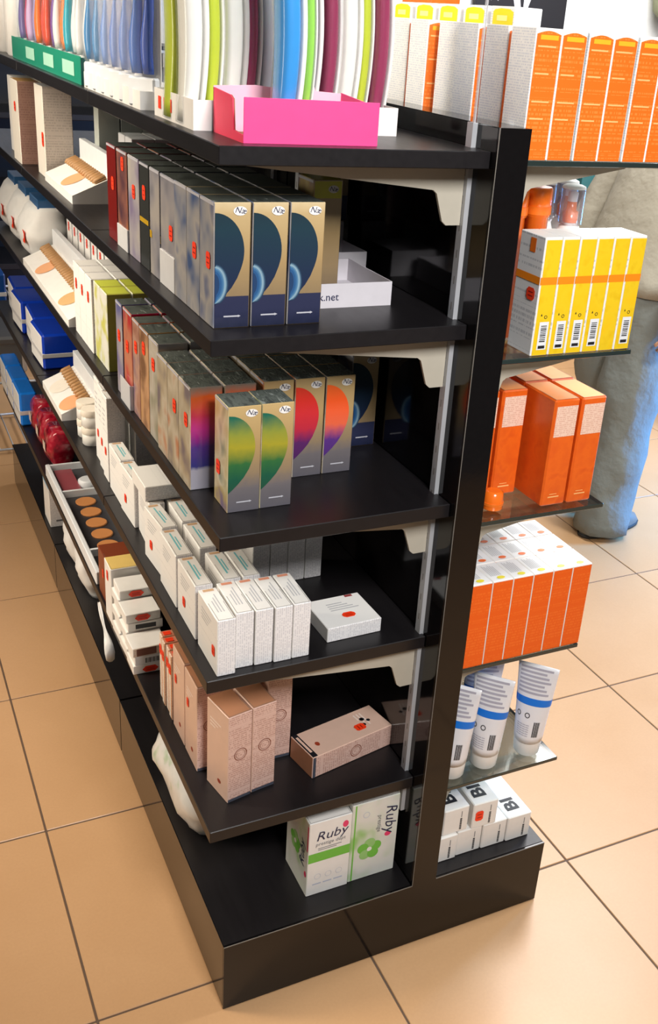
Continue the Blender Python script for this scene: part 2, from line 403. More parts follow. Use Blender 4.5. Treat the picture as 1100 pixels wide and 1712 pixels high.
# ================================================================ HAIR COLOUR CARTONS (upper left shelves)
HD = (0.0525, 0.063, 0.174)
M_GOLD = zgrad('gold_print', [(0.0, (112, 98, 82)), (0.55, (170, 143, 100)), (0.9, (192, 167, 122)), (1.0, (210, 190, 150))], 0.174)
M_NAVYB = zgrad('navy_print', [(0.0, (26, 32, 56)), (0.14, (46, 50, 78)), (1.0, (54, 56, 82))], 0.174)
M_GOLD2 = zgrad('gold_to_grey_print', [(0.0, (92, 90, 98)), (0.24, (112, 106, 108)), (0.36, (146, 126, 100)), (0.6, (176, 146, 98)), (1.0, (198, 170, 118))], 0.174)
ARCS = {'navy': zgrad('teal_navy_arc', [(0.0, (30, 36, 62)), (0.35, (34, 46, 74)), (0.8, (34, 58, 70)), (1, (36, 52, 62))], 0.174),
        'green': zgrad('green_yellow_arc', [(0.0, (30, 62, 52)), (0.32, (24, 88, 66)), (0.46, (52, 108, 58)), (0.62, (168, 158, 46)), (0.74, (142, 150, 60)), (0.9, (36, 104, 84))], 0.174),
        'red': zgrad('red_violet_arc', [(0.0, (54, 36, 84)), (0.36, (92, 40, 100)), (0.5, (196, 44, 64)), (0.8, (226, 52, 40)), (1, (230, 70, 40))], 0.174),
        'orange': zgrad('orange_violet_arc', [(0.0, (62, 44, 104)), (0.36, (92, 52, 130)), (0.52, (236, 104, 70)), (0.75, (250, 92, 36)), (1, (250, 112, 40))], 0.174),
        'magenta': zgrad('magenta_rainbow_side', [(0.0, (150, 148, 160)), (0.2, (150, 148, 160)), (0.24, (40, 44, 110)), (0.42, (70, 40, 120)), (0.6, (170, 36, 120)), (0.72, (176, 40, 70)), (0.9, (210, 88, 30)), (1.0, (150, 140, 130))], 0.174)}
FACES = {'navy': blotch('portrait_print_blue', [(0.3, (78, 98, 140)), (0.45, (150, 152, 160)), (0.6, (176, 172, 168)), (0.72, (120, 126, 150))], 15),
         'green': blotch('portrait_print_gold', [(0.3, (112, 96, 150)), (0.45, (190, 170, 120)), (0.58, (206, 196, 160)), (0.72, (120, 130, 96))], 15),
         'red': blotch('portrait_print_cream', [(0.3, (120, 112, 120)), (0.45, (176, 164, 140)), (0.58, (200, 190, 170)), (0.72, (190, 120, 80))], 15)}
M_CRES = plain('sky_blue_print', (70, 138, 205), 0.12, coat=0.5); M_CRES2 = plain('pale_blue_print', (190, 216, 232), 0.12, coat=0.5); M_SILVER = plain('silver_print_and_highlight', (190, 190, 198), 0.3)
def arc_pts(w, h, k=1.0, n=22):
    pts = []
    for i in range(n + 1):
        s = i / n; z = h * (0.17 + 0.74 * s)
        x = w * 0.80 * (max(0.0, math.sin(math.pi * (0.02 + 0.86 * s ** 0.85) * 0.98 + 0.12)) ** 0.75)
        pts.append((min(w * 0.82, x) * k, z))
    return [(0.0003, h * 0.17)] + pts + [(0.0003, h * 0.91)]
def hair_box(kind, facek, stickered, st=(0.03, 0.10)):
    w, d, h = HD; front = M_GOLD if kind == 'navy' else M_GOLD2
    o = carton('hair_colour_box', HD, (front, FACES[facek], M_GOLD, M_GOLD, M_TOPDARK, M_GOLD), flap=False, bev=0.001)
    o['category'] = 'carton'
    p = MB()
    if kind == 'navy': frect(p, 'front', HD, 0.0012, w - 0.0012, 0.0012, h * 0.262, M_NAVYB, EPS)
    # swept arc of colour
    P = [(0.0012, 0.19 * h), (w * 0.15, 0.222 * h), (w * 0.32, 0.272 * h), (w * 0.50, 0.335 * h), (w * 0.65, 0.41 * h), (w * 0.755, 0.49 * h)]
    P += [(w * (0.02 + 0.81 * math.cos(a)), h * (0.62 + 0.30 * math.sin(a))) for a in [-0.30 + 1.84 * i / 18 for i in range(19)]] + [(0.0012, h * 0.921)]
    fpoly(p, 'front', HD, P, ARCS[kind], 1.6 * EPS)
    if kind == 'navy':
        for q, (r, c) in enumerate(((0.38, (44, 66, 90)), (0.355, (70, 98, 122)), (0.33, (118, 148, 166)), (0.30, (140, 168, 184)), (0.27, (92, 132, 164)), (0.235, (60, 106, 150)), (0.19, (46, 88, 136)), (0.13, (40, 66, 104)))):
            fpoly(p, 'front', HD, [(0.0012, h * 0.205)] + [(0.0012 + w * r * math.cos(a), h * 0.36 + h * 0.165 * (r / 0.38) ** 0.6 * math.sin(a)) for a in [-1.15 + 2.6 * i / 14 for i in range(15)]] + [(0.0012, h * 0.5)], plain('crescent_%d' % q, c, 0.15, coat=0.4), (2.0 + 0.2 * q) * EPS)
    frect(p, 'front', HD, w * 0.28, w * 0.68, h * 0.093, h * 0.105, M_SILVER, 2.4 * EPS)
    fpoly(p, 'front', HD, [(w * 0.68, h * 0.088), (w * 0.76, h * 0.099), (w * 0.68, h * 0.11)], M_SILVER, 2.4 * EPS)
    p.build('front_print', o)
    q = MB(); foval(q, 'front', HD, w * 0.70, h * 0.935, w * 0.185, h * 0.036, M_WHITE, 2.4 * EPS)
    ftext(q, 'front', HD, 'Næ', w * 0.70, h * 0.918, 0.0115, M_NAVYINK, -0.12, 3.2 * EPS, 0.25)
    q.build('logo_badge', o)['label'] = 'white oval badge with dark lettering'
    t = MB(); frect(t, 'left', HD, 0.001, d - 0.001, h - 0.005, h - 0.001, M_SILVER, EPS); t.build('top_edge_highlight', o)  # silver strip on the left face is a painted plastic-wrap highlight
    if stickered: sticker(o, 'left', HD, st[0], st[1], 0.016, 0.021)
    return o
hb_s = hair_box('navy', 'navy', True, (0.040, 0.092)); hb_p = hair_box('navy', 'navy', False)
cn = ['left', 'middle', 'right']
for r in range(3):
    for c in range(3):
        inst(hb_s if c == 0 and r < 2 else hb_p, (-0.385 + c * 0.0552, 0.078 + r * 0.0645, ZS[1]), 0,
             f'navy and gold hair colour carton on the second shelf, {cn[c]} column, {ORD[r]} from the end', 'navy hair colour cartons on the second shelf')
# further products in the second shelf's front row, each three deep
def side_carton(name, dims, front, left, top, st=None, base=None, bar=None, right=None):
    o = carton(name, dims, (front, left, right or front, front, top, front), flap=False, bev=0.001); o['category'] = 'carton'; w, d, h = dims
    if base: p = MB(); p.cbox(-0.002, w + 0.001, -0.002, d + 0.001, 0, base[0], (base[1],) * 6, 0.0006); p.build('tray_sleeve', o)
    if bar: p = MB(); frect(p, 'left', dims, bar[0], bar[1], bar[2], bar[3], bar[4], 1.5 * EPS); frect(p, 'front', dims, 0.001, w - 0.001, bar[2], bar[3], bar[4], 1.5 * EPS); p.build('printed_band', o)
    if st: sticker(o, 'left', dims, st[0], st[1], 0.017, 0.021)
    t = MB(); frect(t, 'left', dims, 0.001, d - 0.001, h - 0.005, h - 0.001, M_SILVER, EPS); t.build('top_edge_highlight', o)  # wrap glint along the top edge, painted in silver
    return o
GREYPRINT = blotch('portrait_print_grey', [(0.3, (110, 112, 122)), (0.5, (152, 150, 156)), (0.7, (180, 174, 168))], 14)
S2R = [  # y, depth, front, left, label colour, extras
    (0.275, 0.082, plain('royal_blue_print', (24, 74, 150), 0.15, coat=0.5), GREYPRINT, 'royal blue and grey', dict(st=(0.06, 0.09), base=(0.055, M_GREYW))),
    (0.362, 0.060, plain('black_print', (28, 28, 30), 0.15, coat=0.5), GREYPRINT, 'grey and black, gold-banded', dict(bar=(0.0, 0.012, 0.06, 0.072, plain('ochre_print', (196, 158, 40), 0.3)))),
    (0.426, 0.060, plain('black_print', (28, 28, 30), 0.15), plain('dark_grey_print', (62, 64, 62), 0.2, coat=0.4), 'charcoal', dict(st=(0.03, 0.125), bar=(0.0, 0.055, 0.075, 0.083, plain('ochre_print', (196, 158, 40), 0.3)))),
    (0.490, 0.075, plain('plum_dark_print', (58, 36, 48), 0.2), blotch('portrait_print_lilac', [(0.3, (140, 128, 160)), (0.5, (178, 172, 178)), (0.7, (196, 190, 180))], 14), 'lilac-grey', dict(st=(0.04, 0.115))),
    (0.572, 0.075, plain('wine_print', (84, 34, 36), 0.2), blotch('portrait_print_amber', [(0.3, (190, 120, 70)), (0.5, (150, 100, 88)), (0.7, (96, 66, 74))], 14), 'amber and brown', dict(st=(0.045, 0.15), base=(0.04, M_GREYW))),
    (0.655, 0.070, plain('wine_print', (84, 34, 36), 0.2), plain('dark_red_print', (132, 34, 30), 0.2, coat=0.4), 'dark red', dict(st=(0.045, 0.105)))]
for y, d, fr, le, nm, kw in S2R:
    dm = (0.053, d - 0.003, 0.172); a = side_carton('hair_colour_box', dm, fr, le, M_TOPDARK, **kw); kw2 = dict(kw); kw2.pop('st', None)
    b = side_carton('hair_colour_box', dm, fr, le, M_TOPDARK, **kw2)
    for c in range(3):
        inst(a if c == 0 else b, (-0.383 + c * 0.0565, y, ZS[1]), 0, f'{nm} hair colour carton on the second shelf, {["at the front edge", "one behind the front edge", "two behind the front edge"][c]}', 'assorted hair colour cartons on the second shelf')
# gold carton, open trays and boxes at the back of the second shelf
o = side_carton('hair_colour_box', (0.05, 0.063, 0.178), M_GOLD, FACES['green'], plain('bright_yellow_top', (226, 214, 70), 0.2))
p = MB(); frect(p, 'front', (0.05, 0.063, 0.178), 0.002, 0.048, 0.15, 0.176, plain('yellow_green_print', (206, 204, 60), 0.2), EPS); foval(p, 'front', (0.05, 0.063, 0.178), 0.034, 0.164, 0.009, 0.006, M_WHITE, 2 * EPS); ftext(p, 'front', (0.05, 0.063, 0.178), 'Næ', 0.034, 0.161, 0.010, M_NAVYINK, -0.1, 3 * EPS, 0.2); p.build('front_print', o)
inst(o, (-0.172, 0.24, ZS[1] + 0.0018), 0, 'gold and yellow-green hair colour carton behind the small white open tray', None)
def tray(name, w, d, h, m, t=0.0016, low=None):
    mb = closed(MB()); mb.box(0, w, 0, d, 0, t, m); mb.box(0, w, 0, t, t, low or h, m); mb.box(0, w, d - t, d, t, h, m); mb.box(0, t, t, d - t, t, h, m); mb.box(w - t, w, t, d - t, t, h, m)
    return mb.build(name)
M_TRAY = plain('lilac_white_card', (206, 202, 208), 0.55)
o = tray('open_tray', 0.125, 0.165, 0.038, M_TRAY); o['category'] = 'tray'
p = MB(); ftext(p, 'front', (0.125, 0.165, 0.038), 'k.net', 0.016, 0.012, 0.017, M_NAVYINK); p.build('lettering', o)
inst(o, (-0.192, 0.153, ZS[1]), 0, 'low white open cardboard tray printed k.net on the second shelf')
o = tray('open_tray', 0.09, 0.10, 0.045, M_TRAY); o['category'] = 'tray'; inst(o, (-0.115, 0.335, ZS[1]), 0, 'plain white open cardboard tray standing behind the k.net tray')
o = carton('small_carton', (0.05, 0.06, 0.075), (M_TRAY,) * 6); o['category'] = 'carton'; inst(o, (-0.068, 0.45, ZS[1]), 0, 'small grey-white carton under a navy carton at the back of the second shelf')
inst(hb_p, (-0.066, 0.45, ZS[1] + 0.0755), 0, 'navy hair colour carton standing on a small white carton behind the trays', 'navy hair colour cartons on the second shelf')

# third shelf: green pair, red and orange cartons behind
gb = hair_box('green', 'green', True, (0.020, 0.062)); gb2 = hair_box('green', 'green', False)
inst(gb, (-0.357, 0.09, ZS[2]), 0, 'green and yellow hair colour carton with red price sticker on the third shelf', 'green hair colour cartons')
inst(gb2, (-0.3035, 0.091, ZS[2]), 0, 'green and yellow hair colour carton right of the stickered one on the third shelf', 'green hair colour cartons')
rb = hair_box('red', 'red', False); ob = hair_box('orange', 'red', False); nb = hair_box('navy', 'navy', False)
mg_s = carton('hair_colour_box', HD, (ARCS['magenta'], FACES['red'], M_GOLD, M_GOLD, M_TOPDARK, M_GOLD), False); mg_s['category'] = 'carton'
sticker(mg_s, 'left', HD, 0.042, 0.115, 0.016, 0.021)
t = MB(); frect(t, 'left', HD, 0.001, 0.062, 0.169, 0.173, M_SILVER, EPS); t.build('top_edge_highlight', mg_s)  # painted highlight of the wrap on the upper edge
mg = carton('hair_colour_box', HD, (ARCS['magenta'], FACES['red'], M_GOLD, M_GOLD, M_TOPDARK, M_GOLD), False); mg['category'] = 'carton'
t = MB(); frect(t, 'left', HD, 0.001, 0.062, 0.169, 0.173, M_SILVER, EPS); t.build('top_edge_highlight', mg)  # same painted edge highlight without the sticker
for r in range(3):
    y = 0.187 + r * 0.0645
    for cx, pr, nm in ((-0.386, mg_s if r < 2 else mg, 'magenta and orange'), (-0.330, mg, 'magenta and orange'), (-0.2655, rb, 'gold and red'), (-0.2105, rb, 'red and violet'), (-0.1555, ob, 'orange and violet')):
        pos = {-0.386: 'first column', -0.330: 'second column', -0.2655: 'third column', -0.2105: 'fourth column', -0.1555: 'fifth column'}[cx]
        inst(pr, (cx, y, ZS[2]), 0, f'{nm} hair colour carton, third shelf, {pos}, {ORD[r]} row behind the green pair', 'red hair colour cartons on the third shelf')
inst(nb, (-0.062, 0.285, ZS[2]), 0, 'dark navy hair colour carton in the shade by the back panel on the third shelf', 'navy hair colour cartons on the third shelf')
S3R = [(0.384, 0.062, GREYPRINT, blotch('portrait_print_ivory', [(0.3, (168, 158, 140)), (0.5, (196, 190, 178)), (0.7, (150, 150, 130))], 14), 'ivory-grey', dict(st=(0.03, 0.14))),
       (0.448, 0.062, plain('bronze_print', (150, 110, 60), 0.2, coat=0.4), blotch('portrait_print_bronze', [(0.3, (190, 150, 80)), (0.5, (206, 160, 120)), (0.7, (120, 84, 60))], 14), 'bronze and gold', dict(st=(0.03, 0.15))),
       (0.512, 0.050, plain('terracotta_print', (170, 84, 50), 0.2, coat=0.4), blotch('portrait_print_violet', [(0.3, (96, 80, 128)), (0.5, (190, 150, 130)), (0.7, (150, 90, 70))], 14), 'terracotta and violet', dict(st=(0.025, 0.135))),
       (0.566, 0.066, plain('crimson_print', (166, 24, 76), 0.2, coat=0.4), blotch('portrait_print_crimson', [(0.3, (190, 60, 60)), (0.5, (200, 130, 100)), (0.7, (170, 50, 80))], 14), 'crimson and magenta', dict(st=(0.03, 0.115))),
       (0.642, 0.050, plain('indigo_print', (66, 66, 110), 0.2, coat=0.4), blotch('portrait_print_indigo', [(0.3, (110, 110, 160)), (0.5, (160, 156, 170)), (0.7, (186, 180, 180))], 14), 'indigo and lilac', dict(st=(0.025, 0.12)))]
for y, d, fr, le, nm, kw in S3R:
    dm = (0.053, d - 0.003, 0.185); a = side_carton('hair_colour_box', dm, fr, le, M_TOPDARK, **kw); kw2 = dict(kw); kw2.pop('st', None); b = side_carton('hair_colour_box', dm, fr, le, M_TOPDARK, **kw2)
    for c in range(3):
        inst(a if c == 0 else b, (-0.383 + c * 0.0565, y, ZS[2] + (0.002 if nm.startswith('crimson') else 0)), 0, f'{nm} hair colour carton on the third shelf, {["at the front edge", "one behind the front edge", "two behind the front edge"][c]}', 'assorted hair colour cartons on the third shelf')
# clear plastic holder at the foot of the crimson cartons
mb = closed(MB()); mb.box(0, 0.072, 0, 0.075, 0, 0.0015, M_BLISTER); mb.box(0, 0.0015, 0, 0.075, 0.0015, 0.05, clear('frosted_acrylic', (0.9, 0.92, 0.95), 0.4, 0.2, 0.45)); mb.box(0, 0.072, 0, 0.0015, 0.0015, 0.05, MC['frosted_acrylic'])
tag(mb.build('acrylic_holder', None, (-0.39, 0.5605, ZS[2] + 0.0002)), 'frosted clear acrylic holder around the crimson hair colour carton', 'holder')

# ================================================================ FOURTH SHELF: white cartons
M_WFINE = fineprint('white_carton_print', (240, 238, 238), (150, 150, 162), 0.0036, 0.85, 0.5, 0.32, True)
M_WSIDE = fineprint('white_carton_face', (244, 243, 240), (196, 196, 200), 0.012, 0.2, 0.45, 0.5)
M_TEALT = fineprint('teal_text_top', (240, 243, 242), (96, 186, 196), 0.006, 0.6, 0.45, 0.6)
WD = (0.031, 0.104, 0.105)
def white_box(name, dims, st=None, teal=False, tab=None):
    w, d, h = dims
    o = carton(name, dims, (M_WFINE, M_WSIDE, M_WSIDE, M_WFINE, M_WHITE, M_WHITE), True); o['category'] = 'carton'
    p = MB()
    if teal:
        for k, (a, b) in enumerate(((0.2, 0.85), (0.3, 0.7))): frect(p, 'top', dims, w * (0.40 + 0.18 * k), w * (0.5 + 0.16 * k), d * a, d * b, plain('teal_ink', (120, 196, 204), 0.5))
    else:
        for k in range(3): frect(p, 'top', dims, w * (0.3 + 0.16 * k), w * (0.36 + 0.16 * k), d * 0.25, d * (0.6 + 0.1 * k), plain('grey_ink', (188, 188, 192), 0.5))
    frect(p, 'top', dims, w * 0.2, w * 0.8, d * 0.90, d * 0.97, tab or plain('tan_tab', (206, 168, 130), 0.6))
    for k in range(4): frect(p, 'left', dims, d * 0.2, d * (0.7 - 0.06 * k), h * (0.82 - 0.06 * k), h * (0.835 - 0.06 * k), plain('grey_ink', (188, 188, 192), 0.5))
    p.build('printed_marks', o)
    if st: sticker(o, 'left', dims, st[0], st[1], 0.013, 0.017)
    return o
wb_s = white_box('white_carton', WD, (0.085, 0.04)); wb = white_box('white_carton', WD); wb_t = white_box('white_carton', WD, None, True); wb_ts = white_box('white_carton', WD, (0.04, 0.04), True)
M_ORTAB = plain('salmon_tab', (222, 150, 120), 0.6); wb_o = white_box('white_carton', WD, None, False, M_ORTAB)
inst(wb_s, (-0.382, 0.054, ZS[3]), 0, 'white carton with red price sticker at the end of the fourth shelf, leftmost of five', 'white cartons at the end of the fourth shelf')
for k, (x, y, rz) in enumerate(((-0.3475, 0.066, -0.01), (-0.3145, 0.064, 0.0), (-0.2815, 0.061, 0.0), (-0.2490, 0.062, -0.015))):
    inst(wb_o, (x, y, ZS[3]), rz, f'white carton with a salmon tab on the fourth shelf, {ORD[k + 1]} of five from left', 'white cartons at the end of the fourth shelf')
for k, x in enumerate((-0.332, -0.297)):
    inst(wb_t, (x, 0.175, ZS[3]), 0, f'white teal-lettered carton in the second row of the fourth shelf, {["left", "right"][k]} of two', 'white cartons with teal lids')
# front edge row running away from the camera
row = [(-0.383, 0.170, wb_ts, 0), (-0.384, 0.281, wb_t, 0), (-0.378, 0.392, wb_ts, 0.06), (-0.374, 0.500, wb_t, -0.05), (-0.376, 0.610, wb_ts, 0.03), (-0.377, 0.720, wb_t, 0.0)]
for k, (x, y, pr, rz) in enumerate(row):
    inst(pr, (x, y, ZS[3]), rz, f'white carton along the front edge of the fourth shelf, {ORD[k + 1]} back from the end', 'white cartons along the front edge of the fourth shelf')
for k, (y, hh) in enumerate(((0.292, 0.0), (0.402, 0.0), (0.515, 0.0))):
    inst(wb_t, (-0.336, y + 0.004, ZS[3]), 0.0, f'white teal-lidded carton in the inner row of the fourth shelf, {ORD[k + 1]} back from the end', 'white cartons in the inner row of the fourth shelf')
# leaning carton laid across two
inst(wb, (-0.378, 0.51, ZS[3] + 0.1055 + 0.0312), 0, 'white carton lying across the tops of two others on the fourth shelf', None, (0, math.pi / 2, 0))
bpy.context.view_layer.update()
# grey-white taller cartons in the shade at the back
TD = (0.034, 0.07, 0.10); tb = white_box('white_carton', TD)
for k in range(4): inst(tb, (-0.232 + k * 0.0355, 0.305, ZS[3]), 0, f'shaded white carton at the back of the fourth shelf, {ORD[k]} from the left', 'shaded white cartons at the back of the fourth shelf')
# flat carton lying alone
FD = (0.105, 0.095, 0.028)
o = carton('flat_white_carton', FD, (M_WFINE, M_WHITE, M_WHITE, M_WHITE, M_WSIDE, M_WHITE), False); o['category'] = 'carton'
p = MB()
for k in range(4): frect(p, 'top', FD, 0.03, 0.085 - 0.008 * k, 0.05 + 0.007 * k, 0.0525 + 0.007 * k, plain('grey_ink', (188, 188, 192), 0.5))
frect(p, 'top', FD, 0.075, 0.09, 0.086, 0.093, plain('dull_red_tab', (150, 60, 60), 0.6)); p.build('printed_marks', o)
sticker(o, 'top', FD, 0.055, 0.03, 0.022, 0.014)
inst(o, (-0.174, 0.085, ZS[3]), 0.03, 'flat white carton with red price sticker lying alone on the fourth shelf')
# farther along the fourth shelf: tall cartons, tubs and tubes
tall = white_box('tall_white_carton', (0.04, 0.05, 0.20), (0.03, 0.07)); tall2 = white_box('tall_white_carton', (0.05, 0.045, 0.21))
for k in range(3): inst(tall, (-0.375 + 0.004 * k, 0.845 + k * 0.056, ZS[3]), 0, f'tall white carton with a price sticker on the fourth shelf, {ORD[k]} past the low row', 'tall white cartons on the fourth shelf')
for k in range(6): inst(tall2, (-0.315, 0.84 + k * 0.055, ZS[3]), 0, f'tall plain white carton in the fourth shelf inner row, {ORD[k]} from the near end', 'tall plain white cartons in the inner row of the fourth shelf')
M_PEACH = plain('peach_swatch', (232, 170, 122), 0.5); M_PEACH2 = plain('sand_swatch', (216, 176, 120), 0.5); M_TAN = plain('tan_pencil', (176, 132, 84), 0.5); M_CREAM = plain('cream_plastic', (236, 228, 214), 0.35)
def jar(name, r, h, m, lid):
    mb = MB(); mb.lathe([(r * 0.9, 0), (r, 0.003), (r, h * 0.62), (r * 0.93, h * 0.64)], m, 18); o = mb.build(name); o['category'] = 'jar'
    p = MB(); p.lathe([(r * 1.02, h * 0.64), (r * 1.04, h * 0.66), (r * 1.04, h - 0.003), (r, h)], lid, 18); p.build('lid', o)
    return o
jr = jar('cream_jar', 0.024, 0.045, plain('translucent_jar', (222, 220, 214), 0.3), M_CREAM)
for k, (x, y, z) in enumerate(((-0.36, 1.085, 0), (-0.36, 1.14, 0), (-0.36, 1.085, 0.0453), (-0.36, 1.14, 0.0453))):
    inst(jr, (x, y, ZS[3] + z), 0, f'small cream jar on the fourth shelf before the tester stand, {["lower near", "lower far", "upper near", "upper far"][k]} of four', 'cream jars on the fourth shelf')
def tester(name, L, n_sw, cols, D=0.10, hb=0.10):
    """sloped white tester stand: wedge body, raised back board, swatches and a row of pencils"""
    root = thing(name, '', 'tester stand')
    mb = closed(MB()); mb.prism([(0, 0, 0), (D * 0.85, 0, 0), (D * 0.85, 0, hb * 0.55), (0.0, 0, 0.018)], 0, (0, L, 0), M_WHITE); mb.build('stand_body', root)
    mb = MB(); mb.cbox(D * 0.85, D, 0, L, 0, hb, (M_WHITE2,) * 6, 0.001); mb.build('back_board', root)
    sl = (hb * 0.55 - 0.018) / (D * 0.85)
    for k in range(n_sw):
        c = L * (k + 0.5) / n_sw; mb = MB(); r = min(0.042, L / n_sw * 0.38)
        mb.add([(0.032 + r * 0.7 * math.cos(a), c - r * 0.6 + r * math.sin(a), 0.018 + sl * (0.032 + r * 0.7 * math.cos(a)) + 0.0012) for a in [2 * math.pi * i / 20 for i in range(20)]], [tuple(range(20))], cols[k % len(cols)])
        mb.build('colour_swatch', root)['label'] = 'round skin-tone colour swatch'
    n = int(L / 0.022)
    for k in range(n):
        mb = closed(MB()); y = 0.011 + k * L / n
        mb.tube([(0.075, y, 0.018 + sl * 0.075 + 0.006), (0.052, y, 0.018 + sl * 0.052 + 0.006), (0.046, y, 0.018 + sl * 0.046 + 0.0055)], [0.006, 0.006, 0.001], M_TAN, 6); mb.build('tester_pencil', root)
    return root
r = tester('tester_stand', 0.27, 2, (M_PEACH, M_CREAM)); r.location = (-0.402, 1.25, ZS[3]); r['label'] = 'cream tester stand with jars behind it on the fourth shelf'
for k, (y, zz) in enumerate(((1.27, 0), (1.33, 0), (1.39, 0), (1.45, 0))): inst(jr, (-0.27, y, ZS[3] + zz), 0, f'small cream jar behind the tester stand on the fourth shelf, {ORD[k]} from the near end', 'cream jars on the fourth shelf')
M_BLUEP = plain('cobalt_blue_wrap', (16, 62, 190), 0.25, coat=0.4); M_BLUEL = plain('bright_blue_wrap', (24, 128, 236), 0.25, coat=0.4); M_PUFF = plain('white_cotton', (232, 232, 230), 0.9)
def blue_pack(dims, m):
    """blue wrapped pack with white front panel and a clear band"""
    w, d, h = dims; mb = MB(); mb.cbox(0, w, 0, d, 0, h, (m,) * 6, 0.006); o = mb.build('blue_pack'); o['category'] = 'pack'
    p = MB(); p.cbox(-0.0015, w * 0.22, 0.004, d - 0.004, 0.004, h - 0.004, (M_PUFF,) * 6, 0.004); p.build('white_front_panel', o)
    p = MB(); p.cbox(-0.002, w + 0.001, -0.001, d + 0.001, h * 0.34, h * 0.46, (M_GREYW,) * 6, 0.0008); p.build('clear_band', o)
    return o
bp = blue_pack((0.10, 0.17, 0.105), M_BLUEP)
for k, y in enumerate((1.66, 1.845, 2.03, 2.215)): inst(bp, (-0.375 + 0.006 * (k % 2), y, ZS[3]), 0.03 * (-1) ** k, f'cobalt blue pack with white front on the fourth shelf, {ORD[k]} from the near end', 'cobalt blue packs on the fourth shelf')

# ================================================================ FIFTH SHELF: blush cartons, compacts, palette
PD = (0.048, 0.075, 0.186)
M_BLUSH = fineprint('blush_carton_print', (222, 186, 172), (170, 120, 106), 0.0045, 0.6, 0.4, 0.55); M_BLUSHS = plain('blush_carton_face', (226, 190, 170), 0.35, coat=0.2); M_BLUSHT = plain('tan_carton_top', (186, 130, 96), 0.4)
M_BROWNI = plain('brown_ink', (140, 84, 66), 0.5); M_RUST = plain('rust_print', (160, 64, 40), 0.4)
def ring(mb, face, dims, u, v, r0, r1, m, n=24):
    for i in range(n):
        a, b = 2 * math.pi * i / n, 2 * math.pi * (i + 1) / n
        fpoly(mb, face, dims, [(u + r * math.cos(t), v + r * math.sin(t)) for r, t in ((r0, a), (r1, a), (r1, b), (r0, b))], m, 2 * EPS)
def blush_box(st=False):
    o = carton('blush_carton', PD, (M_BLUSH, M_BLUSHS, M_BLUSHS, M_BLUSH, M_BLUSHT, M_BLUSHT), True); o['category'] = 'carton'
    p = MB(); ring(p, 'front', PD, 0.025, 0.10, 0.0115, 0.013, M_BROWNI); ring(p, 'front', PD, 0.025, 0.10, 0.0085, 0.0092, M_BROWNI)
    foval(p, 'left', PD, 0.045, 0.03, 0.006, 0.0045, M_RUST); 
    for k in range(3): frect(p, 'left', PD, 0.012, 0.05 - 0.01 * k, 0.15 - 0.007 * k, 0.153 - 0.007 * k, plain('pale_blush_ink', (246, 226, 214), 0.4))
    frect(p, 'front', PD, 0.001, 0.047, 0.001, 0.007, plain('slate_print', (72, 76, 88), 0.3)); p.build('printed_marks', o)
    if st: sticker(o, 'left', PD, 0.02, 0.12, 0.011, 0.017)
    return o
pb = blush_box(); pbs = blush_box(True)
inst(pb, (-0.347, 0.094, ZS[4]), 0.20, 'blush pink carton with ring emblem on the fifth shelf, left of the upright pair', 'blush pink cartons')
inst(pb, (-0.2985, 0.105, ZS[4]), 0.16, 'blush pink carton with ring emblem on the fifth shelf, right of the upright pair', 'blush pink cartons')
inst(pb, (-0.2425, 0.178, ZS[4]), 0.0, 'blush pink carton half hidden behind the upright pair on the fifth shelf', 'blush pink cartons')
inst(pbs, (-0.372, 0.195, ZS[4]), 0.0, 'blush carton with red sticker at the front edge just behind the upright pair', 'blush pink cartons')
inst(pb, (-0.320, 0.197, ZS[4]), 0.0, 'blush carton in the inner row just behind the upright pair', 'blush pink cartons')
inst(pbs, (-0.372, 0.274, ZS[4]), 0.0, 'blush carton with red sticker, third back along the fifth shelf edge', 'blush pink cartons')
# one lying on its side
LB = blush_box(); p = MB(); frect(p, 'left', PD, 0.001, 0.074, 0.001, 0.012, M_INK); frect(p, 'left', PD, 0.01, 0.06, 0.004, 0.009, M_BLUSHS, 2 * EPS)
foval(p, 'left', PD, 0.03, 0.145, 0.005, 0.005, M_INK); foval(p, 'left', PD, 0.045, 0.14, 0.004, 0.004, M_INK); foval(p, 'left', PD, 0.038, 0.155, 0.004, 0.004, M_INK); p.build('dark_end_print', LB)
sticker(LB, 'left', PD, 0.048, 0.128, 0.016, 0.02)
# lay it down: carton's z axis along +x, its left face upwards
rotm = Matrix.Rotation(0.20, 4, 'Z') @ Matrix(((0, 0, 1, 0), (0, 1, 0, 0), (-1, 0, 0, 0), (0, 0, 0, 1)))
inst(LB, (-0.181, 0.099, ZS[4] + 0.0485), 0, 'blush pink carton with red sticker lying on its side on the fifth shelf', 'blush pink cartons', rotm.to_euler())
# slim cartons with orange stripe
SD = (0.05, 0.022, 0.15)
M_PINKB = fineprint('cream_pink_print', (236, 222, 206), (206, 150, 126), 0.006, 0.5, 0.4, 0.5); M_ORST = plain('apricot_print', (214, 144, 92), 0.4)
sl = carton('slim_carton', SD, (M_BLUSHT, M_PINKB, M_PINKB, M_PINKB, plain('salmon_top', (212, 136, 108), 0.4), M_PINKB), False); sl['category'] = 'carton'
p = MB(); frect(p, 'left', SD, 0.016, 0.021, 0.002, 0.148, M_ORST); p.build('printed_stripe', sl); sticker(sl, 'left', SD, 0.010, 0.115, 0.014, 0.02)
p = MB(); fpoly(p, 'top', SD, [(0.005, 0.004), (0.02, 0.004), (0.02, 0.017), (0.005, 0.017)], M_RED, 3 * EPS); p.build('price_sticker', sl)
for k in range(4): inst(sl, (-0.372 + 0.002 * (k % 2), 0.358 + k * 0.0245, ZS[4]), 0, f'slim cream and apricot carton on the fifth shelf edge, {ORD[k]} beyond the blush cartons', 'slim cream and apricot cartons')
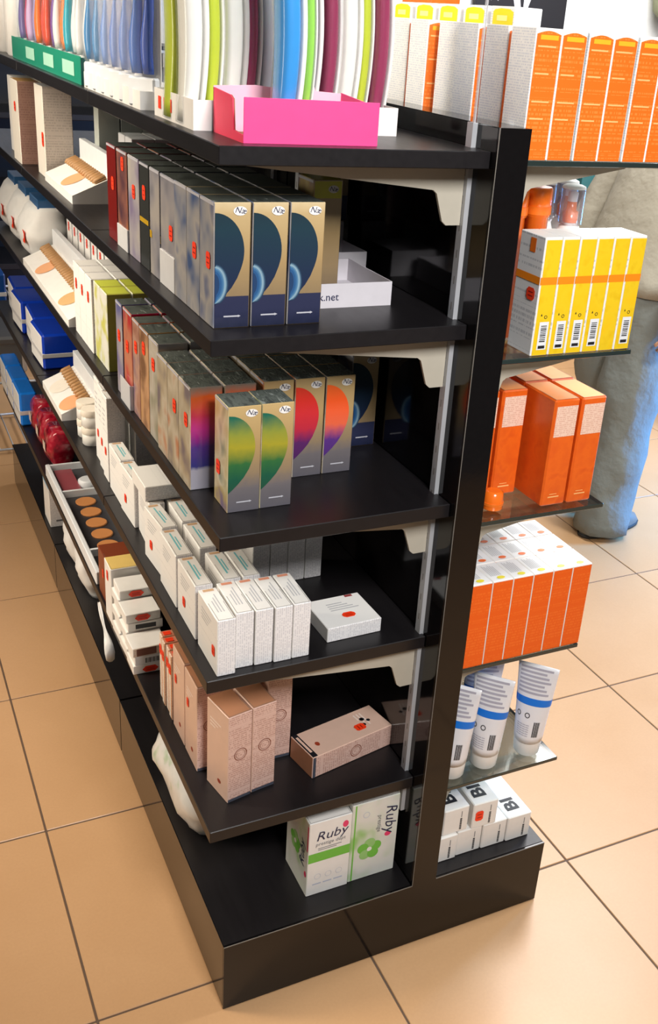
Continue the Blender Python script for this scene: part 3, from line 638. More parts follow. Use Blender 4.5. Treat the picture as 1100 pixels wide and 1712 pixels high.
for k in range(3): inst(sl, (-0.315, 0.360 + k * 0.0245, ZS[4]), 0, f'slim cream and apricot carton in the fifth shelf inner row, {ORD[k]} back', 'slim cream and apricot cartons')
# stacks of flat compacts
CD = (0.075, 0.062, 0.021)
def compact(front, st, bar):
    o = carton('compact_carton', CD, (front, M_WHITE, M_WHITE, M_WHITE, M_WHITE, M_WHITE), False); o['category'] = 'carton'
    p = MB()
    if bar == 'code':
        for k in range(11): frect(p, 'front', CD, 0.022 + k * 0.0028, 0.0232 + k * 0.0028 + 0.0008 * (k % 3 == 0), 0.004, 0.016, M_INK)
    if bar == 'black': frect(p, 'front', CD, 0.016, 0.06, 0.005, 0.016, M_INK)
    if bar == 'brown': frect(p, 'front', CD, 0.008, 0.05, 0.002, 0.019, plain('cocoa_print', (130, 88, 76), 0.4))
    if p.v: p.build('printed_panel', o)
    if st: sticker(o, 'front', CD, 0.036, 0.0105, 0.03, 0.013)
    return o
c_st = compact(M_WHITE, True, None); c_cd = compact(M_WHITE2, False, 'code'); c_bk = compact(M_WHITE, False, 'black'); c_br = compact(M_PINKB, False, 'brown')
for k, pr in enumerate((c_st, c_cd, c_br)): inst(pr, (-0.405 + 0.004 * (k % 2), 0.535, ZS[4] + k * 0.0213), 0.02 * (k - 1), f'flat white compact carton in the near stack on the fifth shelf, {["bottom", "middle", "top"][k]}', 'flat compact cartons on the fifth shelf')
for k, pr in enumerate((c_st, c_cd, c_st, c_bk, c_st)): inst(pr, (-0.402 + 0.004 * (k % 2), 0.602, ZS[4] + k * 0.0213), 0.02 * (-1) ** k, f'flat white compact carton in the middle stack on the fifth shelf, {ORD[k]} from the bottom', 'flat compact cartons on the fifth shelf')
for k, pr in enumerate((c_cd, c_st, c_cd, c_st, c_bk, c_st)): inst(pr, (-0.402 + 0.003 * (k % 2), 0.669, ZS[4] + k * 0.0213), 0.015 * (-1) ** k, f'flat white compact carton in the far stack on the fifth shelf, {ORD[k]} from the bottom', 'flat compact cartons on the fifth shelf')
YD = (0.075, 0.062, 0.145); o = carton('yellow_topped_carton', YD, (M_WHITE, M_WHITE, M_WHITE, M_WHITE, plain('straw_yellow_top', (232, 200, 118), 0.4), M_WHITE), True); o['category'] = 'carton'; sticker(o, 'left', YD, 0.03, 0.115, 0.013, 0.022)
inst(o, (-0.402, 0.738, ZS[4]), 0, 'white carton with straw yellow top on the fifth shelf behind the compact stacks')
BD = (0.085, 0.10, 0.12); o = carton('brown_carton', BD, (plain('chestnut_print', (128, 62, 38), 0.35), MC['chestnut_print'], MC['chestnut_print'], MC['chestnut_print'], MC['chestnut_print'], MC['chestnut_print']), True); o['category'] = 'carton'; sticker(o, 'left', BD, 0.05, 0.07, 0.013, 0.02)
inst(o, (-0.393, 0.81, ZS[4]), 0, 'chestnut brown carton with red sticker on the fifth shelf beside the palette')
# sample palette: white framed tray with compartments
pal = thing('sample_palette', 'white framed sample palette with five tan discs on the fifth shelf', 'palette', (-0.396, 0.93, ZS[4]))
mb = MB(); mb.cbox(0, 0.012, 0, 0.68, 0, 0.036, (M_WHITE2,) * 6, 0.002); mb.build('front_rim', pal)
mb = MB(); mb.cbox(0.122, 0.13, 0, 0.68, 0, 0.05, (M_WHITE2,) * 6, 0.002); mb.build('back_rim', pal)
mb = MB(); mb.box(0.012, 0.122, 0, 0.68, 0, 0.014, plain('dark_tray_floor', (54, 54, 58), 0.3)); mb.build('tray_floor', pal)
for y in (0.0, 0.12, 0.48, 0.672):
    mb = MB(); mb.cbox(0.012, 0.122, y, y + 0.008, 0, 0.034, (M_WHITE2,) * 6, 0.001); mb.build('divider', pal)
for k in range(5):
    mb = MB(); mb.lathe([(0.027, 0.014), (0.028, 0.017), (0.026, 0.0185)], plain('tan_powder', (196, 130, 72), 0.8), 20); mb.build('powder_disc', pal, (0.066, 0.165 + k * 0.068, 0))['label'] = 'round tan powder disc'
mb = MB(); mb.cbox(0.02, 0.07, 0.50, 0.66, 0.0142, 0.022, (plain('rose_print', (150, 76, 84), 0.3),) * 6, 0.001); mb.build('rose_card', pal)
mb = MB(); mb.lathe([(0.026, 0.0142), (0.027, 0.03), (0.022, 0.034)], M_WHITE2, 18); mb.build('white_pot', pal, (0.095, 0.55, 0))
# red packs
M_REDP = blotch('crimson_wrap', [(0.3, (120, 14, 34)), (0.5, (176, 24, 48)), (0.64, (190, 70, 80)), (0.75, (214, 170, 160))], 40, 0.2, 0.5)
def pillow(name, w, d, h, m, seed, crimp=True):
    """soft filled bag: rounded, wrinkled, with flat sealed ends"""
    rings = []; n = 15; k = 20
    for i in range(n):
        s = i / (n - 1); z = h * s; f = (math.sin(math.pi * min(1, max(0, 0.06 + 0.88 * s))) ** 0.45); g = 0.12 + 0.88 * f if crimp else f
        ring = []
        for a in range(k):
            t = 2 * math.pi * a / k; c, sn = math.cos(t), math.sin(t)
            px = math.copysign(abs(c) ** 0.55, c) * w / 2 * g; py = math.copysign(abs(sn) ** 0.55, sn) * d / 2 * (0.8 + 0.2 * f)
            nn = noise.noise(Vector((px * 22 + seed, py * 22, z * 22))) * min(w, d) * 0.09
            ring.append((px + nn * c, py + nn * sn, z))
        rings.append(ring)
    mb = closed(MB()); mb.loft(rings, m); return mb.build(name)
rp = pillow('red_pack', 0.09, 0.11, 0.11, M_REDP, 3); rp['category'] = 'pack'
q = MB(); q.add([(-0.046, -0.02, 0.04), (-0.046, 0.02, 0.04), (-0.046, 0.02, 0.07), (-0.046, -0.02, 0.07)], [(0, 1, 2, 3)], M_PINKB); q.build('pale_label', rp)
for k in range(3): inst(rp, (-0.335, 1.71 + k * 0.125, ZS[4]), 0, f'shiny crimson wrapped pack on the fifth shelf, {ORD[k]} beyond the palette', 'crimson packs on the fifth shelf')
bl = blue_pack((0.055, 0.14, 0.115), M_BLUEL)
for k in range(3): inst(bl, (-0.402, 2.02 + k * 0.148, ZS[4]), 0, f'bright blue pack with white front far along the fifth shelf, {ORD[k]} of three', 'bright blue packs on the fifth shelf')

# ================================================================ PLINTH LEVEL (left)
M_RUBY = blotch('white_green_floral', [(0.3, (226, 232, 218)), (0.5, (222, 222, 216)), (0.64, (206, 216, 196)), (0.76, (150, 196, 120))], 16, 0.4, 0.1)
M_GREEN = plain('leaf_green_print', (112, 190, 70), 0.4); M_GREEN2 = plain('soft_green_print', (150, 200, 120), 0.5); M_PINKI = plain('hot_pink_print', (230, 60, 110), 0.4); M_LILI = plain('lilac_ink', (190, 196, 214), 0.5); M_GRI = plain('mid_grey_ink', (120, 120, 124), 0.5)
RD = (0.087, 0.105, 0.178)
def flower(mb, face, dims, u, v, r):
    for k in range(5):
        a = 2 * math.pi * k / 5 + 0.3; foval(mb, face, dims, u + r * 0.6 * math.cos(a), v + r * 0.6 * math.sin(a), r * 0.5, r * 0.5, M_GREEN2 if k % 2 else M_GREEN, (1.5 + 0.15 * k) * EPS)
    foval(mb, face, dims, u, v, r * 0.22, r * 0.22, M_WHITE, 2.6 * EPS)
o = carton('sanitary_pad_box', RD, (M_WHITE, M_RUBY, M_RUBY, M_WHITE, M_WHITE, M_WHITE), True); o['category'] = 'carton'
p = MB(); frect(p, 'front', RD, 0.001, 0.086, 0.082, 0.104, M_GREEN); ftext(p, 'front', RD, 'Ruby', 0.046, 0.134, 0.030, M_NAVYINK, 0.03, 2 * EPS, 0.25, 1.05)
ftext(p, 'front', RD, 'prestige dépt', 0.045, 0.121, 0.0115, M_GRI, 0.0, 2 * EPS, 0.1); foval(p, 'front', RD, 0.074, 0.157, 0.006, 0.008, M_PINKI)
for k in range(2): frect(p, 'front', RD, 0.02, 0.068 - k * 0.01, 0.113 - 0.004 * k, 0.1145 - 0.004 * k, M_GRI)
for k in range(3): ring(p, 'front', RD, 0.022 + 0.022 * k, 0.045, 0.006, 0.0066, M_LILI); frect(p, 'front', RD, 0.012 + 0.022 * k, 0.03 + 0.022 * k, 0.025, 0.028, M_LILI)
ftext(p, 'left', RD, 'Ruby', 0.088, 0.09, 0.030, M_NAVYINK, math.pi / 2, 2 * EPS, 0.25); foval(p, 'left', RD, 0.096, 0.05, 0.005, 0.007, M_PINKI); flower(p, 'left', RD, 0.045, 0.09, 0.022); frect(p, 'left', RD, 0.099, 0.104, 0.11, 0.17, M_PINKI)
p.build('printed_label', o)
inst(o, (-0.203, 0.049, ZB), 0.0, 'white Ruby carton with green band on the plinth, the nearer of two')
R2 = (0.1005, 0.10, 0.19)
o = carton('sanitary_pad_box', R2, (M_RUBY, M_RUBY, M_RUBY, M_WHITE, M_WHITE, M_WHITE), True); o['category'] = 'carton'
p = MB(); ftext(p, 'front', R2, 'Ruby', 0.073, 0.135, 0.034, M_NAVYINK, -math.pi / 2, 2 * EPS, 0.2); ftext(p, 'front', R2, 'prestige', 0.056, 0.13, 0.013, M_GRI, -math.pi / 2, 2 * EPS, 0.1); foval(p, 'front', R2, 0.080, 0.098, 0.007, 0.006, M_PINKI)
flower(p, 'front', R2, 0.042, 0.072, 0.024); frect(p, 'front', R2, 0.006, 0.009, 0.002, 0.188, M_GREEN); ring(p, 'front', R2, 0.03, 0.16, 0.006, 0.007, M_LILI); p.build('printed_label', o)
inst(o, (-0.1145, 0.052, ZB), 0.0, 'white Ruby carton with green flower and sideways lettering beside the back panel')
M_BAG = blotch('white_bag_print', [(0.3, (232, 234, 232)), (0.55, (222, 224, 222)), (0.68, (186, 206, 180)), (0.8, (150, 160, 165))], 26, 0.3, 0.2)
o = pillow('plastic_bag_pack', 0.17, 0.27, 0.14, M_BAG, 11); tag(o, 'soft white plastic pack with green print on the plinth under the shelf edge', 'pack'); o.location = (-0.298, 0.385, ZB)
o2 = pillow('plastic_bag_pack', 0.14, 0.16, 0.15, M_PUFF, 23); o2['category'] = 'pack'
for k, y in enumerate((1.33, 1.50)): inst(o2, (-0.305, y, ZB), 0, f'plain soft white pack on the plinth, the {["nearer", "farther"][k]} of two', 'plain white packs on the plinth')
# crumpled white wrapper hanging over the shelf edge
mb = closed(MB()); rings = []
for i in range(10):
    s = i / 9; w = 0.006 + 0.016 * s ** 3 + 0.003 * math.sin(s * 9); cz = 0.392 - 0.06 * s; cy = 0.85 - 0.12 * s
    rings.append([(-0.408 - 0.004 * s + 0.5 * w * math.cos(a), cy + 0.3 * w * math.sin(a), cz + w * math.sin(a) + 0.003 * math.sin(3 * a)) for a in [2 * math.pi * j / 10 for j in range(10)]])
mb.loft(rings, M_PUFF); tag(mb.build('twisted_wrapper'), 'twisted white plastic wrapper caught on the fifth shelf edge', 'wrapper')
CB = (0.075, 0.10, 0.165); o = carton('bottle_carton', CB, (M_WFINE, M_WSIDE, M_WSIDE, M_WHITE, M_WHITE, M_WHITE), True); o['category'] = 'carton'
p = MB(); frect(p, 'front', CB, 0.001, 0.074, 0.13, 0.164, plain('sky_blue_band', (120, 196, 236), 0.4)); frect(p, 'left', CB, 0.001, 0.099, 0.13, 0.164, MC['sky_blue_band']); frect(p, 'front', CB, 0.018, 0.066, 0.018, 0.024, M_GRI); p.build('printed_band', o)
inst(o, (-0.372, 1.74, ZB), 0, 'white carton with sky blue top band on the plinth under the palette')

# ================================================================ SECOND AND THIRD SHELF, FAR PART
r = tester('tester_stand', 0.33, 1, (M_PEACH,), 0.10, 0.10); r.location = (-0.385, 1.06, ZS[1]); r['label'] = 'white tester stand with one peach swatch on the second shelf'
gc = carton('grey_green_carton', (0.05, 0.045, 0.19), (plain('grey_green_card', (186, 192, 184), 0.45), MC['grey_green_card'], MC['grey_green_card'], MC['grey_green_card'], MC['grey_green_card'], MC['grey_green_card'])); gc['category'] = 'carton'; sticker(gc, 'front', (0.05, 0.045, 0.19), 0.025, 0.07, 0.016, 0.03)
for k in range(3): inst(gc, (-0.283 + 0.052 * k, 1.25, ZS[1]), 0, f'grey-green carton behind the peach tester stand, {ORD[k]} from the left', 'grey-green cartons on the second shelf')
bc = carton('bronze_tipped_carton', (0.045, 0.05, 0.17), (M_WHITE2, M_GREYW, M_WHITE2, M_WHITE2, M_WHITE2, M_WHITE2)); bc['category'] = 'carton'
for k in range(4): inst(bc, (-0.32 + 0.047 * (k % 2), 0.79 + 0.056 * (k // 2), ZS[1]), 0, f'pale grey carton on the second shelf past the hair colours, {["near left", "near right", "far left", "far right"][k]} of four', 'pale grey cartons on the second shelf')
CC = (0.068, 0.11, 0.212); o = carton('cream_carton', CC, (fineprint('taupe_print', (206, 196, 186), (150, 140, 132), 0.006, 0.6, 0.45, 0.4), plain('cream_face', (238, 232, 220), 0.4), M_WHITE, M_WHITE, M_GREYW, M_WHITE)); o['category'] = 'carton'; sticker(o, 'left', CC, 0.09, 0.09, 0.022, 0.03)
inst(o, (-0.378, 1.41, ZS[1]), 0, 'tall cream and taupe carton with red sticker on the second shelf')
CT = (0.055, 0.12, 0.205); o = carton('rosy_brown_carton', CT, (fineprint('rosy_brown_print', (170, 132, 118), (120, 86, 76), 0.006, 0.6, 0.45, 0.4), plain('cream_face', (238, 232, 220), 0.4), M_WHITE, M_WHITE, plain('gold_top', (190, 150, 90), 0.4), M_WHITE)); o['category'] = 'carton'; sticker(o, 'left', CT, 0.07, 0.14, 0.022, 0.022)
ctb = o
inst(ctb, (-0.400, 1.645, ZS[1]), 0, 'tall rosy brown carton with red sticker at the front edge of the second shelf'); inst(ctb, (-0.34, 1.646, ZS[1]), 0, 'tall rosy brown carton just inside the one at the front edge of the second shelf')
M_PINKP = plain('pink_pack', (214, 92, 128), 0.3)
o = carton('pink_carton', (0.07, 0.15, 0.2), (M_PINKP, M_WHITE, M_WHITE, M_WHITE, M_WHITE, M_WHITE)); o['category'] = 'carton'; inst(o, (-0.38, 1.80, ZS[1]), 0, 'pink and white carton at the far end of the second shelf')

M_YLW = blotch('white_yellow_print', [(0.3, (232, 232, 222)), (0.5, (226, 228, 214)), (0.62, (206, 206, 110)), (0.8, (188, 188, 60))], 20, 0.35, 0.1)
yc = carton('yellow_green_carton', (0.05, 0.06, 0.165), (plain('yellow_green_face', (196, 192, 82), 0.4), M_YLW, M_WHITE, M_WHITE, plain('lime_top', (206, 214, 80), 0.4), M_WHITE)); yc['category'] = 'carton'
wc = carton('white_carton', (0.05, 0.06, 0.165), (M_WFINE, M_WSIDE, M_WHITE, M_WHITE, M_WHITE, M_WHITE)); wc['category'] = 'carton'; sticker(wc, 'left', (0.05, 0.06, 0.165), 0.03, 0.12, 0.014, 0.022)
for k in range(2):
    for c in range(2): inst(yc, (-0.376 + c * 0.053, 0.80 + k * 0.063, ZS[2]), 0, f'white and yellow-green carton on the third shelf, {["near", "far"][k]} {["outer", "inner"][c]} one', 'yellow-green cartons on the third shelf')
for k in range(3):
    for c in range(2): inst(wc, (-0.380 + c * 0.053, 0.93 + k * 0.063, ZS[2]), 0, f'white carton with red sticker on the third shelf before the tester, {ORD[k]} {["outer", "inner"][c]} one', 'white cartons on the third shelf')
r = tester('tester_stand', 0.66, 2, (M_PEACH2, M_PEACH), 0.10, 0.10); r.location = (-0.391, 1.145, ZS[2]); r['label'] = 'long white tester stand with two skin-tone swatches on the third shelf'
for k in range(8): inst(wc, (-0.27, 1.15 + k * 0.08, ZS[2]), 0, f'white carton with red sticker behind the long tester stand, {ORD[k]} from the near end', 'white cartons behind the long tester stand')
cb = pillow('cotton_ball_bag', 0.15, 0.19, 0.15, M_PUFF, 31); cb['category'] = 'bag'
q = MB(); q.cbox(-0.035, 0.035, -0.07, 0.07, 0.145, 0.172, (plain('denim_blue_header', (44, 92, 140), 0.4),) * 6, 0.002); q.build('blue_header', cb)
q = MB(); q.add([(-0.0765, -0.04, 0.05), (-0.0765, -0.075, 0.05), (-0.0765, -0.075, 0.085), (-0.0765, -0.04, 0.085)], [(0, 1, 2, 3)], M_RED); q.build('price_sticker', cb)
for k, y in enumerate((1.92, 2.135, 2.35)): inst(cb, (-0.30, y, ZS[2]), 0, f'white cotton bag with a blue header on the third shelf, {ORD[k]} of three', 'bags of cotton on the third shelf')

# ================================================================ TOP SHELF (left): blister packs, trays
M_PINK = plain('hot_pink_card', (242, 70, 140), 0.55); M_PINKR = plain('coral_pink_card', (236, 50, 90), 0.55)
pk = thing('pink_display_box', 'hot pink open cardboard display box at the end of the top shelf', 'display box', (-0.359, 0.04, ZS[0]))
mb = MB(); mb.cbox(0, 0.192, 0, 0.0018, 0, 0.056, (M_PINK,) * 6, 0.0004); mb.build('front_panel', pk)
mb = closed(MB()); mb.prism([(0, 0.002, 0.0), (0, 0.125, 0.0), (0, 0.125, 0.058), (0, 0.055, 0.054), (0, 0.045, 0.05), (0, 0.04, 0.012), (0, 0.002, 0.01)], 0, (0.0018, 0, 0), M_PINKR); mb.build('side_panel', pk)
mb = closed(MB()); mb.prism([(0.0019, 0.002, 0.01), (0.0019, 0.04, 0.012), (0.0019, 0.045, 0.05), (0.0019, 0.055, 0.054), (0.0019, 0.062, 0.054), (0.0019, 0.06, 0.0), (0.0019, 0.002, 0.0)], 0, (0.0012, 0, 0), M_KRAFT); mb.build('torn_cardboard_edge', pk)
mb = closed(MB()); mb.prism([(0.19, 0.002, 0.0), (0.19, 0.125, 0.0), (0.19, 0.125, 0.058), (0.19, 0.002, 0.05)], 0, (0.0018, 0, 0), M_PINK); mb.build('side_panel', pk)
mb = MB(); mb.box(0.0018, 0.19, 0.002, 0.1232, 0, 0.0015, M_KRAFT); mb.build('box_floor', pk)
mb = closed(MB()); mb.prism([(0, 0.1234, 0.0), (0.192, 0.1234, 0.0), (0.192, 0.1234, 0.057), (0.15, 0.1234, 0.059), (0.148, 0.1234, 0.064), (0.10, 0.1234, 0.066), (0.097, 0.1234, 0.06), (0.06, 0.1234, 0.063), (0.0, 0.1234, 0.06)], 0, (0, 0.0016, 0), plain('pale_pink_card', (244, 190, 208), 0.6)); mb.build('rear_panel', pk)
wt = tray('white_display_tray', 0.315, 0.20, 0.040, M_WHITE); tag(wt, 'long white cardboard display tray holding the blister packs on the top shelf', 'tray'); wt.location = (-0.385, 0.172, ZS[0])
def blister_item(col_name, rgb, h=0.27, wid=0.026, dep=0.06, bow=0.006, back=None):
    """slim bowed handle in a clear shell"""
    m = plain(col_name, rgb, 0.25, coat=0.5); o_m = MB(); rings = []; n = 14
    for i in range(n):
        s = i / (n - 1); z = h * s; x = bow * math.sin(math.pi * s * 1.25) - bow * 0.3; w = wid * 0.46 * (0.7 + 0.3 * math.sin(math.pi * (0.12 + 0.76 * s))); dd = dep * 0.42 * (0.6 + 0.4 * math.sin(math.pi * (0.1 + 0.8 * s)))
        rings.append([(x + w * math.copysign(abs(math.cos(a)) ** 0.6, math.cos(a)), dd * math.copysign(abs(math.sin(a)) ** 0.6, math.sin(a)), z + 0.004) for a in [2 * math.pi * j / 14 for j in range(14)]])
    o_m = closed(MB()); o_m.loft(rings, m); o = o_m.build('blister_packed_brush'); o['category'] = 'brush'
    sh = closed(MB()); rr = [[((q[0] - bow * math.sin(math.pi * i / (n - 1) * 1.25) + bow * 0.3) * 1.15 + bow * math.sin(math.pi * i / (n - 1) * 1.25) - bow * 0.3, q[1] * 1.22, q[2] * 1.0 - 0.002) for q in ring] for i, ring in enumerate(rings)]
    sh.loft(rr, M_BLISTER); sh.build('clear_blister_shell', o)
    if back:
        bk = MB(); rr2 = [[(q[0] + wid * 0.30, q[1] * 0.9, q[2]) for q in ring] for ring in rings]
        rr2 = [[(r_[0] + (q[0] - r_[0]) * 0.35, q[1], q[2]) for q, r_ in zip(ring, [ring[0]] * len(ring))] for ring in rr2]
        bk = closed(MB()); bk.loft(rr2, back); bk.build('backing_card', o)
    return o
WB = plain('off_white_backing', (232, 230, 226), 0.4)
tops = [('lime green', (196, 210, 40), -0.380, 0.30, 0.7), ('ivory', (242, 240, 230), -0.374, 0.235, 1.15), ('lime green', (196, 210, 40), -0.342, 0.245, 0.8), ('ivory', (242, 240, 230), -0.315, 0.235, 1.1), ('maroon', (150, 34, 80), -0.2885, 0.24, 0.85), ('pale grey', (196, 198, 206), -0.262, 0.245, 0.8),
        ('turquoise blue', (40, 150, 224), -0.287, 0.092, 1.1), ('leaf green', (150, 216, 80), -0.261, 0.094, 0.5), ('charcoal', (70, 70, 80), -0.202, 0.235, 1.1), ('maroon', (150, 34, 80), -0.165, 0.24, 0.85), ('ivory', (242, 240, 230), -0.1385, 0.235, 1.1), ('lime green', (196, 210, 40), -0.110, 0.242, 0.7), ('maroon', (150, 34, 80), -0.0845, 0.236, 0.95)]
protos = {}; cnt = {}
for k, (nm, rgb, x, y, fw) in enumerate(tops):
    if (nm, fw) not in protos: protos[(nm, fw)] = blister_item(nm.replace(' ', '_') + '_plastic', rgb, back=WB, wid=0.026 * fw)
    cnt[nm] = cnt.get(nm, 0) + 1; tot = sum(1 for t_ in tops if t_[0] == nm)
    extra = '' if tot == 1 else f', {ORD[cnt[nm] - 1]} such from left'
    inst(protos[(nm, fw)], (x, y, ZS[0] + 0.002), 0.0, f'{nm} brush in clear blister pack on the top shelf{extra}', 'blister packed brushes on the top shelf')
# second row behind
for k, (nm, rgb, x, y, fw) in enumerate([t_ for t_ in tops if t_[3] > 0.2][1::2]):
    inst(protos[(nm, fw)], (x + 0.012, 0.325, ZS[0] + 0.002), 0.0, f'{nm} brush in the rear row of the top shelf tray, {ORD[k]} from left', 'blister packed brushes in the rear row')
for k, y in enumerate((0.205, 0.235, 0.262)):
    mb = MB(); fpoly(mb, 'left', (0.3, 0.2, 0.04), [(y - 0.012 - 0.17, 0.012), (y + 0.003 - 0.17, 0.012), (y + 0.003 - 0.17, 0.03), (y - 0.012 - 0.17, 0.03)], M_RED, 2 * EPS); mb.build('price_sticker', wt)
# toothbrush packs with white card feet
def tooth_pack(nm, rgb, rgb2):
    m = plain(nm + '_handle', rgb, 0.25, coat=0.4); w, h = 0.058, 0.22
    c = MB(); c.cbox(0, 0.003, 0, w, 0, h, (M_WHITE,) * 6, 0.0008); o = c.build('toothbrush_pack'); o['category'] = 'toothbrush'
    for j, mm in enumerate((m, plain(nm + '_second', rgb2, 0.25, coat=0.4))):
        t = closed(MB()); rings = []
        for i in range(12):
            s = i / 11; z = 0.05 + 0.17 * s; y = w * (0.28 + 0.42 * j) + 0.004 * math.sin(s * 7); r_ = 0.008 + 0.004 * math.sin(s * 5 + 0.4)
            rings.append([(-0.010 + 0.008 * math.cos(a), y + r_ * math.sin(a), z) for a in [2 * math.pi * q / 10 for q in range(10)]])
        t.loft(rings, mm); t.build('toothbrush_handle', o)
    b = MB(); b.cbox(-0.021, -0.0002, 0.002, w - 0.002, 0.046, h - 0.002, (M_BLISTER,) * 6, 0.005); b.build('clear_blister_shell', o)
    b = MB(); b.cbox(-0.016, -0.0002, 0.0, w, 0.0, 0.045, (M_WHITE2,) * 6, 0.003); b.build('white_card_foot', o)
    return o
tpb = tooth_pack('royal_blue', (38, 86, 190), (46, 110, 200)); tpm = tooth_pack('magenta', (214, 40, 110), (70, 130, 210)); tpt = tooth_pack('teal_blue', (40, 130, 180), (60, 140, 200))
for k, (pr, nm) in enumerate(((tpb, 'royal blue'), (tpb, 'royal blue'), (tpb, 'royal blue'), (tpm, 'magenta and blue'), (tpt, 'teal blue'), (tpt, 'teal blue'))):
    inst(pr, (-0.352, 0.455 + k * 0.068, ZS[0] + 0.002), 0.55, f'{nm} toothbrush blister pack in the low white tray, {ORD[k]} from the near end', 'toothbrush packs in the white tray')
t_ = tray('white_display_tray', 0.10, 0.42, 0.028, M_WHITE); tag(t_, 'low white cardboard tray under the blue toothbrush packs', 'tray'); t_.location = (-0.39, 0.44, ZS[0])
M_TEALB = plain('sea_green_print', (28, 150, 120), 0.35, coat=0.3)
gt = thing('green_display_tray', 'sea green cardboard display tray on the top shelf', 'tray', (-0.388, 0.90, ZS[0]))
mb = MB(); mb.cbox(0, 0.002, 0, 0.86, 0, 0.052, (M_TEALB,) * 6, 0.0005); mb.build('front_panel', gt)
mb = MB(); mb.cbox(0.002, 0.09, 0, 0.002, 0, 0.05, (plain('deep_green_print', (16, 100, 96), 0.35),) * 6, 0.0005); mb.build('end_panel', gt)
mb = MB(); mb.cbox(0.002, 0.09, 0.858, 0.86, 0, 0.05, (M_TEALB,) * 6, 0.0005); mb.build('end_panel', gt)
mb = MB(); mb.box(0.002, 0.09, 0.002, 0.858, 0, 0.0015, M_TEALB); mb.build('tray_floor', gt)
for y in (0.06, 0.28, 0.52):
    mb = MB(); mb.add([(-0.0006, y, 0.012), (-0.0006, y, 0.038), (-0.0006, y + 0.12, 0.038), (-0.0006, y + 0.12, 0.012)], [(0, 1, 2, 3)], plain('mint_print', (170, 222, 200), 0.4)); mb.build('pale_print', gt)
mb = MB(); mb.add([(0.02, -0.0006, 0.02), (0.06, -0.0006, 0.02), (0.06, -0.0006, 0.042), (0.02, -0.0006, 0.042)], [(0, 1, 2, 3)], MC['mint_print']); mb.build('pale_print', gt)
gcol = [('white', (236, 236, 236), (236, 236, 236)), ('white and teal', (236, 236, 236), (40, 170, 190)), ('orange', (246, 128, 30), (236, 236, 232)), ('purple and red', (112, 50, 150), (226, 80, 50)), ('red', (222, 70, 50), (240, 120, 40)), ('lilac', (170, 160, 210), (210, 180, 220)), ('pink', (214, 60, 110), (120, 110, 170))]
for k, (nm, a, b) in enumerate(gcol):
    pr = tooth_pack(nm.replace(' ', '_'), a, b); inst(pr, (-0.345, 0.925 + k * 0.115, ZS[0] + 0.002), 0.5, f'{nm} toothbrush blister pack in the sea green tray', 'toothbrush packs in the green tray')
wbm = MB(); wbm.lathe([(0.026, 0), (0.03, 0.004), (0.03, 0.15), (0.012, 0.17), (0.012, 0.185)], M_WHITE, 18); wbo = wbm.build('white_bottle'); wbo['category'] = 'bottle'
c_ = MB(); c_.lathe([(0.016, 0.185), (0.016, 0.225), (0.013, 0.23)], M_WHITE2, 16); c_.build('cap', wbo)
for k in range(5): inst(wbo, (-0.36 + 0.01 * (k % 2), 1.83 + k * 0.095, ZS[0]), 0, f'plain white bottle at the far end of the top shelf, {ORD[k]} from the near side', 'white bottles on the top shelf')

# ================================================================ RIGHT SIDE: glass shelves
M_OR = blotch('orange_carton_print', [(0.3, (236, 108, 24)), (0.55, (242, 120, 28)), (0.75, (230, 98, 20))], 60, 0.4, 0.15)
M_ORD = fineprint('orange_fine_print', (238, 112, 26), (250, 150, 70), 0.006, 0.5, 0.4, 0.5)
M_ORW = fineprint('white_text_side', (240, 242, 242), (168, 182, 206), 0.0036, 0.8, 0.4, 0.42)
M_YBAND = plain('amber_print', (250, 180, 40), 0.4); M_PALEO = plain('pale_orange_ink', (255, 190, 120), 0.4)
OD = (0.0445, 0.063, 0.178)
def sun_box(dims, st=None):
    w, d, h = dims; o = carton('sunscreen_carton', dims, (M_WHITE, M_ORW, M_WHITE, M_WHITE, M_WHITE, M_WHITE), False); o['category'] = 'carton'
    p = MB(); n = 10; e = 0.0018
    fpoly(p, 'front', dims, [(e, 0.001), (w - e, 0.001), (w - e, h * 0.955)] + [(w - e - (w - 2 * e) * i / n, h * (0.955 + 0.025 * math.sin(math.pi * i / n))) for i in range(1, n)] + [(e, h * 0.955)], M_ORD)
    p.build('orange_front_print', o)
    q = MB(); frect(q, 'front', dims, w * 0.18, w * 0.86, h * 0.915, h * 0.95, M_YBAND, 2 * EPS)
    for k, zz in enumerate((0.86, 0.66, 0.45, 0.32)): frect(q, 'front', dims, w * 0.12, w * (0.8 - 0.15 * (k % 2)), h * zz, h * (zz + 0.012), M_PALEO, 2 * EPS)
    q.build('printed_marks', o)
    return o
ob1 = sun_box(OD)
for k in range(6): inst(ob1, (0.0615 + k * 0.0462, 0.028 + 0.002 * (k % 2), GZ[0]), 0, f'orange-fronted white sunscreen carton on the top glass shelf, {ORD[k]} from the panel in front', 'orange cartons on the top glass shelf')
for r_, y in enumerate((0.108, 0.184, 0.262, 0.340, 0.420, 0.50)):
    inst(ob1, (0.0615 + [0.006, 0.001, 0.012, 0.0, 0.006, 0.0][r_], y, GZ[0]), 0, f'white text-sided sunscreen carton beside the panel, top glass shelf, {ORD[r_ + 1]} row back', 'orange cartons on the top glass shelf')
YT = (0.05, 0.07, 0.205)
yt = carton('yellow_capped_carton', YT, (M_WHITE, M_ORW, M_WHITE, M_WHITE, M_WHITE, M_WHITE), False); yt['category'] = 'carton'
